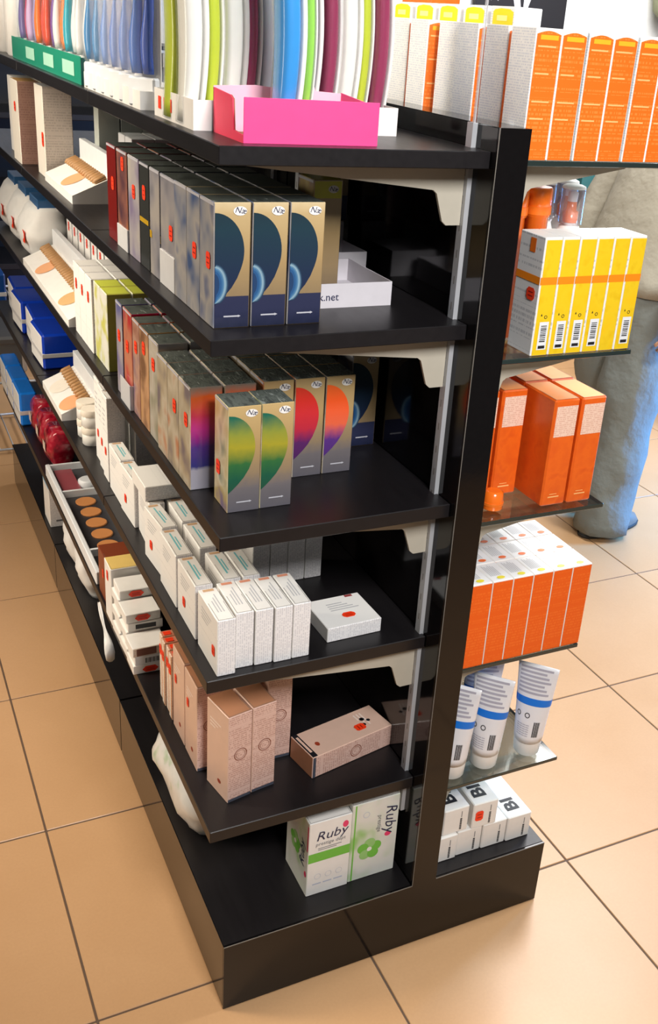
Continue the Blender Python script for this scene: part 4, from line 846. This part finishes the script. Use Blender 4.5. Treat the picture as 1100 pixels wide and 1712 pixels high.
p = MB(); fpoly(p, 'left', YT, [(0.008, 0.178), (0.066, 0.178), (0.066, 0.197), (0.055, 0.201), (0.03, 0.202), (0.012, 0.2), (0.008, 0.197)], plain('lemon_yellow_print', (246, 226, 30), 0.4)); frect(p, 'left', YT, 0.02, 0.05, 0.184, 0.192, plain('pale_lemon', (252, 246, 150), 0.4), 2 * EPS); p.build('yellow_label', yt)
for k in range(5): inst(yt, (0.125, 0.185 + k * 0.085, GZ[0]), 0, f'taller white carton with lemon yellow top label, {ORD[k]} from the near end', 'yellow-capped cartons on the top glass shelf')
o = carton('orange_carton', (0.06, 0.12, 0.235), (M_OR,) * 6, True); o['category'] = 'carton'; inst(o, (0.185, 0.56, GZ[0]), 0, 'tall plain orange carton behind the yellow-labelled cartons on the top glass shelf')
# yellow cartons, second glass shelf
YD2 = (0.0325, 0.068, 0.19); M_YEL = blotch('yellow_carton_print', [(0.3, (240, 196, 20)), (0.55, (236, 200, 30)), (0.75, (228, 186, 14))], 50, 0.4, 0.15)
M_ORB = plain('orange_band_print', (250, 140, 20), 0.4)
def yel(st, code):
    w, d, h = YD2; o = carton('yellow_carton', YD2, (M_WHITE, fineprint('white_face_sparse', (238, 238, 238), (176, 178, 184), 0.009, 0.4, 0.4, 0.6), M_WHITE, M_WHITE, M_WHITE, M_WHITE), False); o['category'] = 'carton'
    p = MB(); frect(p, 'front', YD2, 0.0028, w - 0.0008, 0.001, h - 0.004, M_YEL); p.build('yellow_front_print', o)
    q = MB(); frect(q, 'front', YD2, 0.0004, w - 0.0004, 0.116, 0.128, M_ORB, 1.6 * EPS); frect(q, 'left', YD2, 0.0004, d - 0.0004, 0.116, 0.128, M_ORB, 1.6 * EPS)
    q.build('orange_band', o)
    q = MB(); frect(q, 'left', YD2, 0.03, 0.045, 0.162, 0.184, M_OR, 1.6 * EPS)
    if code:
        frect(q, 'front', YD2, 0.010, 0.028, 0.010, 0.056, M_WHITE2, 1.8 * EPS)
        for k in range(9): frect(q, 'front', YD2, 0.0135, 0.0245, 0.023 + k * 0.0032, 0.0244 + k * 0.0032 + 0.0006 * (k % 3 == 0), M_INK, 2.6 * EPS)
        frect(q, 'front', YD2, 0.0125, 0.0255, 0.012, 0.017, M_INK, 2.6 * EPS)
        ring(q, 'front', YD2, 0.020, 0.064, 0.002, 0.003, M_INK, 10); fpoly(q, 'front', YD2, [(0.010, 0.066), (0.013, 0.066), (0.0115, 0.070)], M_INK, 2.6 * EPS)
    q.build('printed_marks', o)
    if st: sticker(o, 'left', YD2, 0.048, 0.098, 0.02, 0.018)
    return o
ys, yc1, yn = yel(True, True), yel(False, True), yel(False, False)
for k in range(6): inst([ys, yc1, yc1, yc1, yn, yc1][k], (0.131 + k * 0.0335, 0.034, GZ[1]), 0, 'yellow carton with white sides and red sticker, nearest the panel on the second glass shelf' if k == 0 else f'yellow carton with orange band on the second glass shelf, {ORD[k]} from the panel', 'yellow cartons on the second glass shelf')
M_ORP = plain('translucent_orange_plastic', (252, 118, 30), 0.2, coat=0.5); M_CAPC = clear('clear_cap', (0.93, 0.95, 0.98), 0.3, 0.06, 0.12)
def spray(body):
    mb = MB(); mb.lathe([(0.019, 0), (0.021, 0.004), (0.021, 0.17), (0.017, 0.182), (0.011, 0.188)], body, 20); o = mb.build('spray_bottle'); o['category'] = 'bottle'
    p = MB(); p.lathe([(0.013, 0.188), (0.013, 0.206), (0.009, 0.208), (0.008, 0.222)], M_ORP, 16); p.build('pump_collar', o)
    p = MB(); p.lathe([(0.008, 0.222), (0.009, 0.236), (0.006, 0.239)], M_WHITE, 14); p.build('pump_button', o)
    p = MB(); p.lathe([(0.0200, 0.186), (0.0200, 0.243)], M_CAPC, 20); p.build('clear_cap', o)
    p = MB(); p.lathe([(0.0201, 0.2432), (0.0195, 0.247), (0.014, 0.2495), (0.0, 0.25)], M_WHITE, 20); p.build('cap_top', o)
    return o
sp = spray(M_WHITE)
for k, (x, y) in enumerate(((0.270, 0.165), (0.246, 0.215), (0.30, 0.225))): inst(sp, (x, y, GZ[1]), 0, f'white spray bottle with clear cap behind the yellow cartons, {["nearest", "left rear", "right rear"][k]} one', 'clear-capped spray bottles')
mb = MB(); mb.lathe([(0.017, 0), (0.019, 0.003), (0.019, 0.2), (0.0215, 0.202), (0.0215, 0.245), (0.019, 0.248)], M_ORP, 20); ot = mb.build('orange_bottle'); ot['category'] = 'bottle'
p = MB(); p.lathe([(0.0222, 0.205), (0.0222, 0.218)], M_OR, 20); p.build('cap_ring', ot)
for k, (x, y) in enumerate(((0.145, 0.150), (0.192, 0.152), (0.145, 0.205), (0.192, 0.205))): inst(ot, (x, y, GZ[1]), 0, f'orange capped bottle behind the yellow cartons, {["near left", "near right", "far left", "far right"][k]} of four', 'orange bottles on the second glass shelf')
# third glass shelf: all-orange cartons with a pale pink window
O3 = (0.052, 0.095, 0.20); M_ORB3 = blotch('deep_orange_card', [(0.3, (226, 92, 20)), (0.55, (234, 102, 22)), (0.75, (220, 84, 18))], 40, 0.45, 0.1)
M_PALE = fineprint('pale_peach_panel', (240, 206, 186), (214, 160, 136), 0.0036, 0.8, 0.45, 0.6)
def org3():
    w, d, h = O3; o = carton('orange_carton', O3, (M_ORB3, M_ORB3, M_ORB3, M_ORB3, plain('light_orange_top', (246, 148, 62), 0.4), M_ORB3), True, 0.003); o['category'] = 'carton'
    p = MB(); frect(p, 'front', O3, 0.005, w - 0.003, h * 0.66, h * 0.94, M_PALE); p.build('pale_text_panel', o)
    q = MB(); frect(q, 'front', O3, w * 0.25, w * 0.7, h * 0.08, h * 0.092, M_PALEO); frect(q, 'front', O3, w * 0.3, w * 0.6, h * 0.11, h * 0.116, M_PALEO); q.build('printed_marks', o)
    return o
o3 = org3()
spots3 = [((0.209, 0.048), 'front left of the pair'), ((0.2655, 0.047), 'front right of the pair'), ((0.1465, 0.115), 'second from the panel'), ((0.090, 0.117), 'beside the panel'), ((0.150, 0.215), 'rear row right'), ((0.093, 0.217), 'rear row left'), ((0.212, 0.148), 'behind the front left one'), ((0.268, 0.147), 'behind the front right one')]
for (x, y), nm in spots3: inst(o3, (x, y, GZ[2]), 0, f'all-orange carton with pale text panel on the third glass shelf, {nm}', 'all-orange cartons on the third glass shelf')
mb = MB(); mb.lathe([(0.018, 0), (0.019, 0.002), (0.017, 0.03), (0.012, 0.033)], M_ORP, 18); oc = mb.build('orange_cap_pot'); oc['category'] = 'pot'
p = MB(); p.lathe([(0.0195, 0.008), (0.0195, 0.013)], M_OR, 18); p.build('pot_ring', oc)
inst(oc, (0.125, 0.075, GZ[2]), 0, 'small translucent orange pot on the third glass shelf beside the panel')
mb = MB(); mb.lathe([(0.02, 0), (0.022, 0.004), (0.022, 0.15), (0.01, 0.175), (0.01, 0.2)], plain('bottle_green', (30, 110, 60), 0.3), 18); o = mb.build('green_bottle'); p = MB(); p.lathe([(0.0225, 0.04), (0.0225, 0.12)], M_WHITE, 18); p.build('bottle_label', o); tag(o, 'green bottle far back on the third glass shelf', 'bottle'); o.location = (0.235, 0.33, GZ[2])
mb = MB(); mb.lathe([(0.022, 0), (0.024, 0.004), (0.024, 0.17), (0.012, 0.19), (0.012, 0.215)], plain('sun_yellow_plastic', (244, 204, 40), 0.3), 18); o = mb.build('yellow_bottle'); p = MB(); p.tube([(0.0, -0.025, 0.15), (0.006, -0.035, 0.18), (0.004, -0.03, 0.21), (0, -0.01, 0.22)], 0.004, M_BLUSHT); p.build('brown_handle', o); tag(o, 'yellow bottle with brown handle far back on the third glass shelf', 'bottle'); o.location = (0.285, 0.33, GZ[2])
# fourth glass shelf: three rows of six orange and white cartons
O4 = (0.0432, 0.062, 0.175); M_ORR = fineprint('red_orange_print', (238, 94, 8), (246, 122, 40), 0.006, 0.5, 0.4, 0.5)
M_W4 = fineprint('white_grey_top', (238, 238, 238), (150, 152, 160), 0.006, 0.5, 0.4, 0.3)
def or4(dot):
    w, d, h = O4; o = carton('orange_white_carton', O4, (M_WHITE, M_WHITE, M_WHITE, M_WHITE, M_W4, M_WHITE), False); o['category'] = 'carton'
    p = MB(); frect(p, 'front', O4, 0.0012, w - 0.001, 0.001, h - 0.0025, M_ORR); frect(p, 'left', O4, 0.001, d - 0.001, 0.001, h - 0.01, M_ORR); p.build('orange_front_print', o)
    q = MB()
    for k in range(6): frect(q, 'top', O4, 0.006 + 0.004 * k, 0.0085 + 0.004 * k, 0.018, 0.056 - 0.003 * (k % 3), M_GREYW)
    foval(q, 'top', O4, 0.022, 0.010, 0.008, 0.005, dot, 2 * EPS); q.build('lid_print', o)
    return o
o4y, o4o = or4(plain('yellow_dot', (236, 220, 60), 0.4)), or4(plain('orange_dot', (236, 110, 40), 0.4))
for r_ in range(3):
    for k in range(6): inst(o4y if r_ == 0 else o4o, (0.0735 + k * 0.0437, 0.029 + r_ * 0.0645, GZ[3]), 0, f'orange and white carton on the fourth glass shelf, {["front", "middle", "rear"][r_]} row, {ORD[k]} from the panel', 'orange and white cartons on the fourth glass shelf')
# fifth glass shelf: standing tubes
M_TUBE = plain('white_tube', (234, 234, 238), 0.3); M_TUBEBAR = plain('lilac_grey_tube_print', (176, 174, 188), 0.35); M_BLUEB = plain('blue_band_print', (20, 118, 220), 0.35)
def tube_item():
    h = 0.205; rings = []; n = 14; k = 28
    def ring_at(s, off=0.0):
        rx = 0.029 + 0.012 * s + off; ry = (0.029 * (1 - s ** 1.4) + 0.0012) + off; z = 0.034 + (h - 0.034) * s
        return [(rx * math.cos(a), ry * math.sin(a), z) for a in [2 * math.pi * j / k for j in range(k)]]
    mb = closed(MB()); mb.loft([ring_at(i / (n - 1)) for i in range(n)], M_TUBE); o = mb.build('cream_tube'); o['category'] = 'tube'
    c = MB(); c.lathe([(0.024, 0), (0.0262, 0.003), (0.0282, 0.030), (0.0282, 0.0345)], M_WHITE, 28); c.build('tube_cap', o)
    b = MB(); b.loft([ring_at(0.50, 0.0004), ring_at(0.545, 0.0004), ring_at(0.59, 0.0004)], M_BLUEB, False); b.build('blue_band', o)
    q = MB()
    def onr(th, s): # point on tube surface
        rx = 0.029 + 0.012 * s + 0.0006; ry = 0.029 * (1 - s ** 1.4) + 0.0018; return (rx * math.sin(th), -ry * math.cos(th), 0.034 + (h - 0.034) * s)
    for i in range(9): a0 = 0.32 + i * 0.045; q.add([onr(a0, 0.10), onr(a0 + 0.024 + 0.01 * (i % 3 == 0), 0.10), onr(a0 + 0.024 + 0.01 * (i % 3 == 0), 0.30), onr(a0, 0.30)], [(0, 1, 2, 3)], M_INK)
    for a0 in (-0.75, -0.15):
        for i in range(10): 
            t0, t1 = 2 * math.pi * i / 10, 2 * math.pi * (i + 1) / 10
            q.add([onr(a0 + 0.16 * r__ * math.cos(t), 0.37 + 0.035 * r__ * math.sin(t)) for r__, t in ((0.7, t0), (1, t0), (1, t1), (0.7, t1))], [(0, 1, 2, 3)], M_INK)
    for i in range(7):
        s0 = 0.64 + 0.05 * i; t1 = 0.85 - 0.18 * (i % 3)
        for j in range(10): a0, a1 = -1.0 + (t1 + 1.0) * j / 10, -1.0 + (t1 + 1.0) * (j + 1) / 10; q.add([onr(a0, s0), onr(a1, s0), onr(a1, s0 + 0.026), onr(a0, s0 + 0.026)], [(0, 1, 2, 3)], M_TUBEBAR)
    for i in range(6):
        s0 = 0.10 + 0.028 * i
        for j in range(4): a0, a1 = -0.8 + 0.22 * j, -0.8 + 0.22 * (j + 1) - 0.03; q.add([onr(a0, s0), onr(a1, s0), onr(a1, s0 + 0.009), onr(a0, s0 + 0.009)], [(0, 1, 2, 3)], M_TUBEBAR)
    q.build('barcode_and_symbols', o)
    return o
tb_ = tube_item()
for (x, y, rz), nm in (((0.104, 0.068, -0.8), 'half hidden by the panel'), ((0.181, 0.070, -0.8), 'middle of the front three'), ((0.286, 0.072, -0.8), 'rightmost of the front three'), ((0.205, 0.142, -0.5), 'behind the middle one')):
    inst(tb_, (x, y, GZ[4]), rz, f'white cream tube with blue band standing on its cap, {nm}', 'white cream tubes on the lowest glass shelf')
# plinth: small white cartons lettered B
B6 = (0.0575, 0.125, 0.062)
def bbox(st):
    w, d, h = B6; o = carton('small_white_carton', B6, (M_WHITE,) * 6, False, 0.002); o['category'] = 'carton'
    p = MB(); ftext(p, 'top', B6, 'BI', w * 0.66, 0.036, 0.040, M_INK, math.pi / 2, 2 * EPS, 0, 1.2, 0.035)
    for k in range(2): frect(p, 'top', B6, w * (0.15 + 0.06 * k), w * (0.18 + 0.06 * k), 0.05, 0.11, M_GREYW)
    for k in range(7): frect(p, 'front', B6, w * 0.66, w * 0.74, 0.006 + k * 0.0042, 0.0092 + k * 0.0042, M_INK, EPS)
    frect(p, 'front', B6, w * 0.69, w * 0.72, 0.037, 0.052, M_GRI); p.build('black_lettering', o)
    if st: sticker(o, 'front', B6, w * 0.26, h * 0.5, 0.016, 0.022)
    return o
bb, bbs = bbox(False), bbox(True)
for k, (x, y) in enumerate(((0.0595, 0.030), (0.1185, 0.033), (0.1775, 0.031), (0.2365, 0.029))): inst(bb, (x, y, ZB), 0, f'small white carton in the bottom row on the right plinth, {ORD[k]} from the panel', 'small white cartons on the right plinth')
inst(bb, (0.082, 0.035, ZB + 0.0625), 0.0, 'small white carton in the top row on the right plinth, beside the panel', 'small white cartons on the right plinth')
inst(bbs, (0.147, 0.031, ZB + 0.0625), -0.03, 'small white carton with red sticker in the top row on the right plinth', 'small white cartons on the right plinth')

# ================================================================ BACKGROUND
M_CAB = plain('black_cabinet', (26, 24, 28), 0.4)
cab = thing('wall_shelving', 'dark shelving against the back wall behind the shopper', 'shelving', (0.9, 4.1, 0))
for x in (-3.4, -2.3, -1.15, 0, 1.3, 2.6, 3.9):
    mb = MB(); mb.cbox(x, x + 0.04, 0, 0.45, 0, 1.5, (M_CAB,) * 6, 0.003); mb.build('upright_panel', cab)
for z in (0.05, 0.42, 0.78, 1.14, 1.47):
    mb = MB(); mb.cbox(-3.36, 3.9, 0.02, 0.45, z, z + 0.03, (M_CAB,) * 6, 0.003); mb.build('shelf_board', cab)
mb = MB(); mb.box(-3.36, 3.9, 0.43, 0.45, 0.08, 1.47, M_CAB); mb.build('rear_board', cab)
bcol = [('red', (190, 40, 40)), ('yellow', (226, 190, 40)), ('blue', (40, 70, 160)), ('white', (220, 220, 220)), ('teal', (60, 120, 120)), ('pink', (206, 110, 130))]
for k in range(9):
    nm, rgb = bcol[k % 6]; d_ = (0.14, 0.16, 0.2 + 0.03 * (k % 3)); o = carton('display_carton', d_, (plain('far_' + nm, rgb, 0.5),) * 6, True); o['category'] = 'carton'
    tier = k % 3; inst(o, (2.2 + 0.28 * k + 0.04, 4.16, (0.45, 0.81, 0.08)[tier] + 0.0002), 0, f'{nm} carton on the {["second", "third", "lowest"][tier]} board of the dark wall shelving, {ORD[k // 3]} along', 'cartons on the dark wall shelving')
bs = thing('display_stand', 'dark display stand with coloured packs at the right edge of the picture', 'display stand', (2.62, 2.42, 0))
mb = MB(); mb.cbox(0, 0.6, 0, 0.5, 0, 0.42, (M_CAB,) * 6, 0.004); mb.build('stand_body', bs)
mb = MB(); mb.cbox(-0.01, 0.61, -0.01, 0.51, 0.42, 0.44, (M_CAB,) * 6, 0.004); mb.build('stand_top', bs)
for k, (nm, rgb) in enumerate((('red', (180, 40, 44)), ('blue', (30, 50, 150)), ('yellow', (240, 220, 90)), ('pink', (226, 120, 150)))):
    d_ = (0.13, 0.2, 0.13 + 0.03 * (k % 2)); o = carton('display_carton', d_, (plain('stand_' + nm, rgb, 0.5),) * 6, True); o['category'] = 'carton'
    inst(o, (2.64 + 0.15 * (k % 2) * 1.0, 2.45, 0.4405 + (0 if k < 2 else d_[2] + 0.03001)), 0, f'{nm} carton on the dark display stand, {"lower" if k < 2 else "upper"} tier', 'cartons on the display stand')
# black poster with white emblem
po = thing('wall_poster', 'black poster with white star and emblem on the back wall', 'poster', (2.68, 4.55, 1.735))
mb = MB(); mb.cbox(0, 0.66, 0, 0.02, 0, 0.75, (M_INK,) * 6, 0.002); mb.build('poster_board', po)
M_PW = plain('poster_white', (216, 214, 222), 0.6)
def flat(pts, e=0.0012): mb.add([(u, -e, v) for u, v in pts], [tuple(range(len(pts)))], M_PW)
mb = MB(); flat([(0.13 + (0.045 if i % 2 == 0 else 0.02) * math.sin(2 * math.pi * i / 10), 0.16 + (0.045 if i % 2 == 0 else 0.02) * math.cos(2 * math.pi * i / 10)) for i in range(10)]); mb.build('white_star', po)
mb = MB(); flat([(0.24, 0.16), (0.4, 0.16), (0.4, 0.20), (0.24, 0.20)]); flat([(0.26, 0.15), (0.31, 0.15), (0.33, 0.06), (0.29, 0.06)]); flat([(0.34, 0.15), (0.39, 0.15), (0.36, 0.06), (0.34, 0.06)]); flat([(0.25, 0.02), (0.4, 0.02), (0.38, 0.05), (0.27, 0.05)])
for i in range(14):
    a, b = 2 * math.pi * i / 14, 2 * math.pi * (i + 1) / 14; mb.add([(0.32 + r__ * math.cos(t), -0.0012, 0.26 + r__ * math.sin(t)) for r__, t in ((0.018, a), (0.035, a), (0.035, b), (0.018, b))], [(0, 1, 2, 3)], M_PW)
mb.build('white_emblem', po)
# far left: low wire rack with a blue and silver pack
wr = thing('wire_rack', 'low grey wire rack standing past the far end of the shelving', 'rack', (-0.62, 2.75, 0))
for z in (0.02, 0.3, 0.58):
    mb = MB()
    for k in range(9): mb.tube([(0.005 + k * 0.055, 0, z), (0.005 + k * 0.055, 0.4, z)], 0.003, M_RAIL, 6)
    mb.tube([(0, 0, z), (0.45, 0, z)], 0.005, M_RAIL, 6); mb.tube([(0, 0.4, z), (0.45, 0.4, z)], 0.005, M_RAIL, 6); mb.build('wire_shelf', wr)
for x in (0, 0.45):
    for y in (0, 0.4): mb = MB(); mb.tube([(x, y, 0), (x, y, 0.75)], 0.007, M_RAIL, 8); mb.build('post', wr)
o = blue_pack((0.2, 0.3, 0.13), plain('navy_wrap', (20, 70, 140), 0.3)); inst(o, (-0.52, 2.8, 0.5845), 0, 'dark blue pack with silver band on the wire rack')
mb = MB(); mb.cbox(0, 0.3, 0, 0.3, 0, 0.16, (plain('silver_tin', (150, 150, 150), 0.3, 0.7),) * 6, 0.02); o = mb.build('silver_tin'); p = MB(); p.cbox(-0.004, 0.304, -0.004, 0.304, 0.13, 0.165, (MC['silver_tin'],) * 6, 0.01); p.build('tin_lid', o); tag(o, 'silver metal tin on the middle of the wire rack', 'tin'); o.location = (-0.56, 2.8, 0.3035)

# ================================================================ SHOPPER behind the glass shelves
M_TROU = cloth('grey_green_trouser', (128, 134, 130), 0.9, 10, 0.03); M_JACK = cloth('beige_jacket', (158, 152, 136), 0.9, 8, 0.025); M_SHOE = plain('grey_leather', (112, 112, 106), 0.5); M_SKIN = plain('skin', (206, 160, 132), 0.55); M_HAIR = plain('dark_hair', (54, 44, 38), 0.7)
per = thing('person', 'person in a beige jacket and grey trousers standing behind the glass shelves', 'person', (1.62, 1.52, 0), math.radians(-80))
# local frame: y forward, x to the person's right, z up
def ell(cx, cy, z, rx, ry, k=20, p=0.85, sd=0.0, amp=0.0):
    out = []
    for j in range(k):
        t = 2 * math.pi * j / k; c, s = math.cos(t), math.sin(t); w = 1 + amp * noise.noise(Vector((c * 2 + sd, s * 2, z * 9)))
        out.append((cx + rx * w * math.copysign(abs(c) ** p, c), cy + ry * w * math.copysign(abs(s) ** p, s), z))
    return out
body = closed(MB())
body.loft([ell(0, 0, 0.84, 0.15, 0.10), ell(0, 0, 0.95, 0.165, 0.115), ell(0, 0, 1.10, 0.145, 0.10), ell(0, 0, 1.28, 0.165, 0.11), ell(0, 0, 1.42, 0.175, 0.10), ell(0, 0.0, 1.48, 0.10, 0.075), ell(0, 0.01, 1.50, 0.056, 0.058), ell(0, 0.02, 1.56, 0.053, 0.056),
           ell(0, 0.035, 1.585, 0.058, 0.07), ell(0, 0.04, 1.62, 0.068, 0.088), ell(0, 0.035, 1.67, 0.074, 0.094), ell(0, 0.03, 1.72, 0.076, 0.094), ell(0, 0.02, 1.77, 0.064, 0.08), ell(0, 0.018, 1.795, 0.03, 0.04)], M_SKIN)
for s in (-1, 1):
    body.tube([(s * 0.17, 0, 1.41), (s * 0.225, 0.0, 1.32), (s * 0.245, -0.03, 1.12), (s * 0.235, -0.03, 0.93), (s * 0.225, -0.02, 0.88)], [0.05, 0.05, 0.042, 0.032, 0.028], M_SKIN, 12)
    body.loft([ell(s * 0.223, -0.02, 0.885, 0.016, 0.03), ell(s * 0.222, -0.008, 0.85, 0.018, 0.04), ell(s * 0.222, 0.0, 0.815, 0.015, 0.038), ell(s * 0.222, 0.003, 0.80, 0.012, 0.034)], M_SKIN)
    for q, (dy, ln) in enumerate(((-0.028, 0.062), (-0.009, 0.076), (0.010, 0.080), (0.029, 0.070))):
        body.tube([(s * 0.222, 0.002 + dy * 0.9, 0.812), (s * 0.220, 0.008 + dy, 0.80 - ln * 0.45), (s * 0.210, 0.008 + dy, 0.80 - ln * 0.8), (s * 0.203, 0.002 + dy, 0.80 - ln)], [0.009, 0.0085, 0.008, 0.006], M_SKIN, 8)
    body.tube([(s * 0.216, 0.01, 0.865), (s * 0.205, 0.045, 0.845), (s * 0.198, 0.056, 0.82), (s * 0.196, 0.056, 0.80)], [0.011, 0.010, 0.009, 0.006], M_SKIN, 8)
    body.tube([(s * 0.085, 0.0, 0.86), (s * 0.09, 0.0 - 0.03 * s, 0.50), (s * 0.095, -0.085 * s, 0.10)], [0.07, 0.045, 0.034], M_SKIN, 12)
    body.loft([ell(s * 0.076, 0.02, 1.65, 0.006, 0.016, 10), ell(s * 0.082, 0.018, 1.68, 0.008, 0.02, 10), ell(s * 0.08, 0.016, 1.71, 0.006, 0.016, 10)], M_SKIN)
body.loft([ell(0, 0.125, 1.645, 0.014, 0.014, 10), ell(0, 0.132, 1.655, 0.015, 0.016, 10), ell(0, 0.12, 1.70, 0.008, 0.01, 10)], M_SKIN)
body.build('body', per)
f_ = MB()
for s in (-1, 1): f_.lathe([(0.0, -0.010), (0.010, 0), (0.0, 0.010)], M_INK, 10, Matrix.Translation((s * 0.03, 0.122, 1.695)), 1.2, 0.5)
f_.box(-0.022, 0.022, 0.122, 0.128, 1.612, 1.619, plain('lips', (170, 100, 92), 0.5)); f_.build('face_features', per)
h_ = closed(MB()); h_.loft([ell(0, -0.02, 1.62, 0.07, 0.07), ell(0, -0.01, 1.70, 0.082, 0.085), ell(0, 0.012, 1.745, 0.082, 0.098), ell(0, 0.015, 1.79, 0.066, 0.082), ell(0, 0.015, 1.81, 0.03, 0.04)], M_HAIR); h_.build('hair', per)
tr = closed(MB())
for s, fy in ((-1, 0.0), (1, 0.0)):
    rings = []
    for i in range(22):
        u = i / 21; z = 0.93 - u * 0.905; cx = s * (0.078 + 0.02 * u); cy = 0.01 * math.sin(u * 3) + (-0.08 if s > 0 else 0.10) * u
        rx = 0.112 - 0.014 * min(1, u * 1.6) + 0.006 * math.sin(u * 21); ry = 0.128 - 0.018 * min(1, u * 1.5) + 0.008 * math.sin(u * 17 + 1)
        rings.append(ell(cx, cy, z, rx, ry, 22, 0.95, s * 3.1, 0.10 + 0.10 * u))
    tr.loft(rings, M_TROU)
tr.loft([ell(0, 0, 0.80, 0.16, 0.118), ell(0, 0, 0.90, 0.178, 0.128), ell(0, 0, 1.0, 0.168, 0.122)], M_TROU); tr.build('trousers', per)
ja = closed(MB()); ja.loft([ell(0, 0.0, 0.90, 0.205, 0.155, 24, 0.85, 1, 0.06), ell(0, 0, 0.925, 0.215, 0.165, 24, 0.85, 1, 0.06), ell(0, 0, 0.945, 0.205, 0.152, 24, 0.85, 2, 0.06), ell(0, 0, 1.05, 0.208, 0.158, 24, 0.85, 3, 0.1), ell(0, 0, 1.20, 0.205, 0.155, 24, 0.85, 4, 0.08), ell(0, 0, 1.33, 0.205, 0.145, 24, 0.85, 5, 0.05), ell(0, 0, 1.43, 0.20, 0.125, 24), ell(0, 0, 1.48, 0.13, 0.10, 24), ell(0, 0.01, 1.51, 0.078, 0.08, 24), ell(0, 0.015, 1.54, 0.08, 0.082, 24)], M_JACK); ja.build('jacket', per)
for s in (-1, 1):
    sv = closed(MB()); rings = []
    pth = [(s * 0.165, 0, 1.43), (s * 0.225, 0.0, 1.37), (s * 0.25, 0.0, 1.25), (s * 0.262, -0.03, 1.12), (s * 0.258, -0.03, 1.02), (s * 0.245, -0.028, 0.91)]
    sv.tube(pth, [0.075, 0.082, 0.076, 0.07, 0.064, 0.056], M_JACK, 16); sv.build('sleeve', per)
    sh = closed(MB()); cx = s * 0.098; oy = -0.08 if s > 0 else 0.10
    sh.loft([ell(cx, oy + 0.06, 0.0, 0.046, 0.145, 22, 0.8), ell(cx, oy + 0.06, 0.018, 0.05, 0.15, 22, 0.8), ell(cx, oy + 0.055, 0.04, 0.046, 0.14, 22, 0.85), ell(cx, oy + 0.02, 0.075, 0.042, 0.095, 22, 0.9), ell(cx, oy - 0.01, 0.11, 0.04, 0.06, 22, 0.95)], M_SHOE); o = sh.build('shoe', per)
    so = MB(); so.loft([ell(cx, oy + 0.06, 0.0, 0.05, 0.152, 22, 0.8), ell(cx, oy + 0.06, 0.012, 0.052, 0.154, 22, 0.8)], plain('dark_sole', (52, 50, 46), 0.7)); so.build('sole', o)
def bend(me, ang=math.radians(20), z0=0.92):
    for v in me.vertices:
        x, y, z = v.co
        if z < 0.86 and abs(x) < 0.185: continue
        a = ang if abs(x) > 0.185 else ang * min(1.0, max(0.0, (z - 0.86) / 0.16))
        if z < 0.3: continue
        dz = z - z0; v.co = (x, y * math.cos(a) + dz * math.sin(a), z0 + dz * math.cos(a) - y * math.sin(a))
    me.update()
for ch in per.children:
    if ch.name.split('.')[0] not in ('trousers', 'shoe'): bend(ch.data)
# hanging bag near the picture's right edge
hb = thing('hanging_bag', 'pale olive bag with black strap hanging on the back wall at the right edge', 'bag', (4.17, 4.47, 1.80)); hb.scale = (1.45, 1.45, 1.45)
mb = closed(MB()); mb.loft([ell(0, 0, 0.0, 0.04, 0.05), ell(0, 0, 0.06, 0.13, 0.07), ell(0, 0, 0.22, 0.16, 0.08), ell(0, 0, 0.4, 0.13, 0.06)], plain('olive_canvas', (158, 160, 128), 0.9)); mb.build('bag_body', hb)
mb = closed(MB()); mb.tube([(-0.07, -0.085, 0.05), (-0.02, -0.095, 0.01), (0.04, -0.09, -0.06), (0.10, -0.08, -0.14)], [0.016, 0.02, 0.016, 0.012], M_INK, 8); mb.build('black_strap', hb)
mb = MB(); mb.tube([(0, 0.0, 0.36), (0, 0.088, 0.37)], 0.01, M_RAIL, 8); mb.build('wall_peg', hb)
# flat print too fine to pick apart counts as stuff on its carton
PRINTS = {'printed_marks', 'black_lettering', 'dark_end_print', 'printed_label', 'barcode_and_symbols', 'lid_print', 'white_emblem', 'front_print', 'edge_strip', 'tuck_flap_crease', 'face_features', 'printed_band', 'printed_panel', 'lettering', 'logo_badge'}
for o in bpy.data.objects:
    if o.parent and o.name.split('.')[0] in PRINTS: o['kind'] = 'stuff'
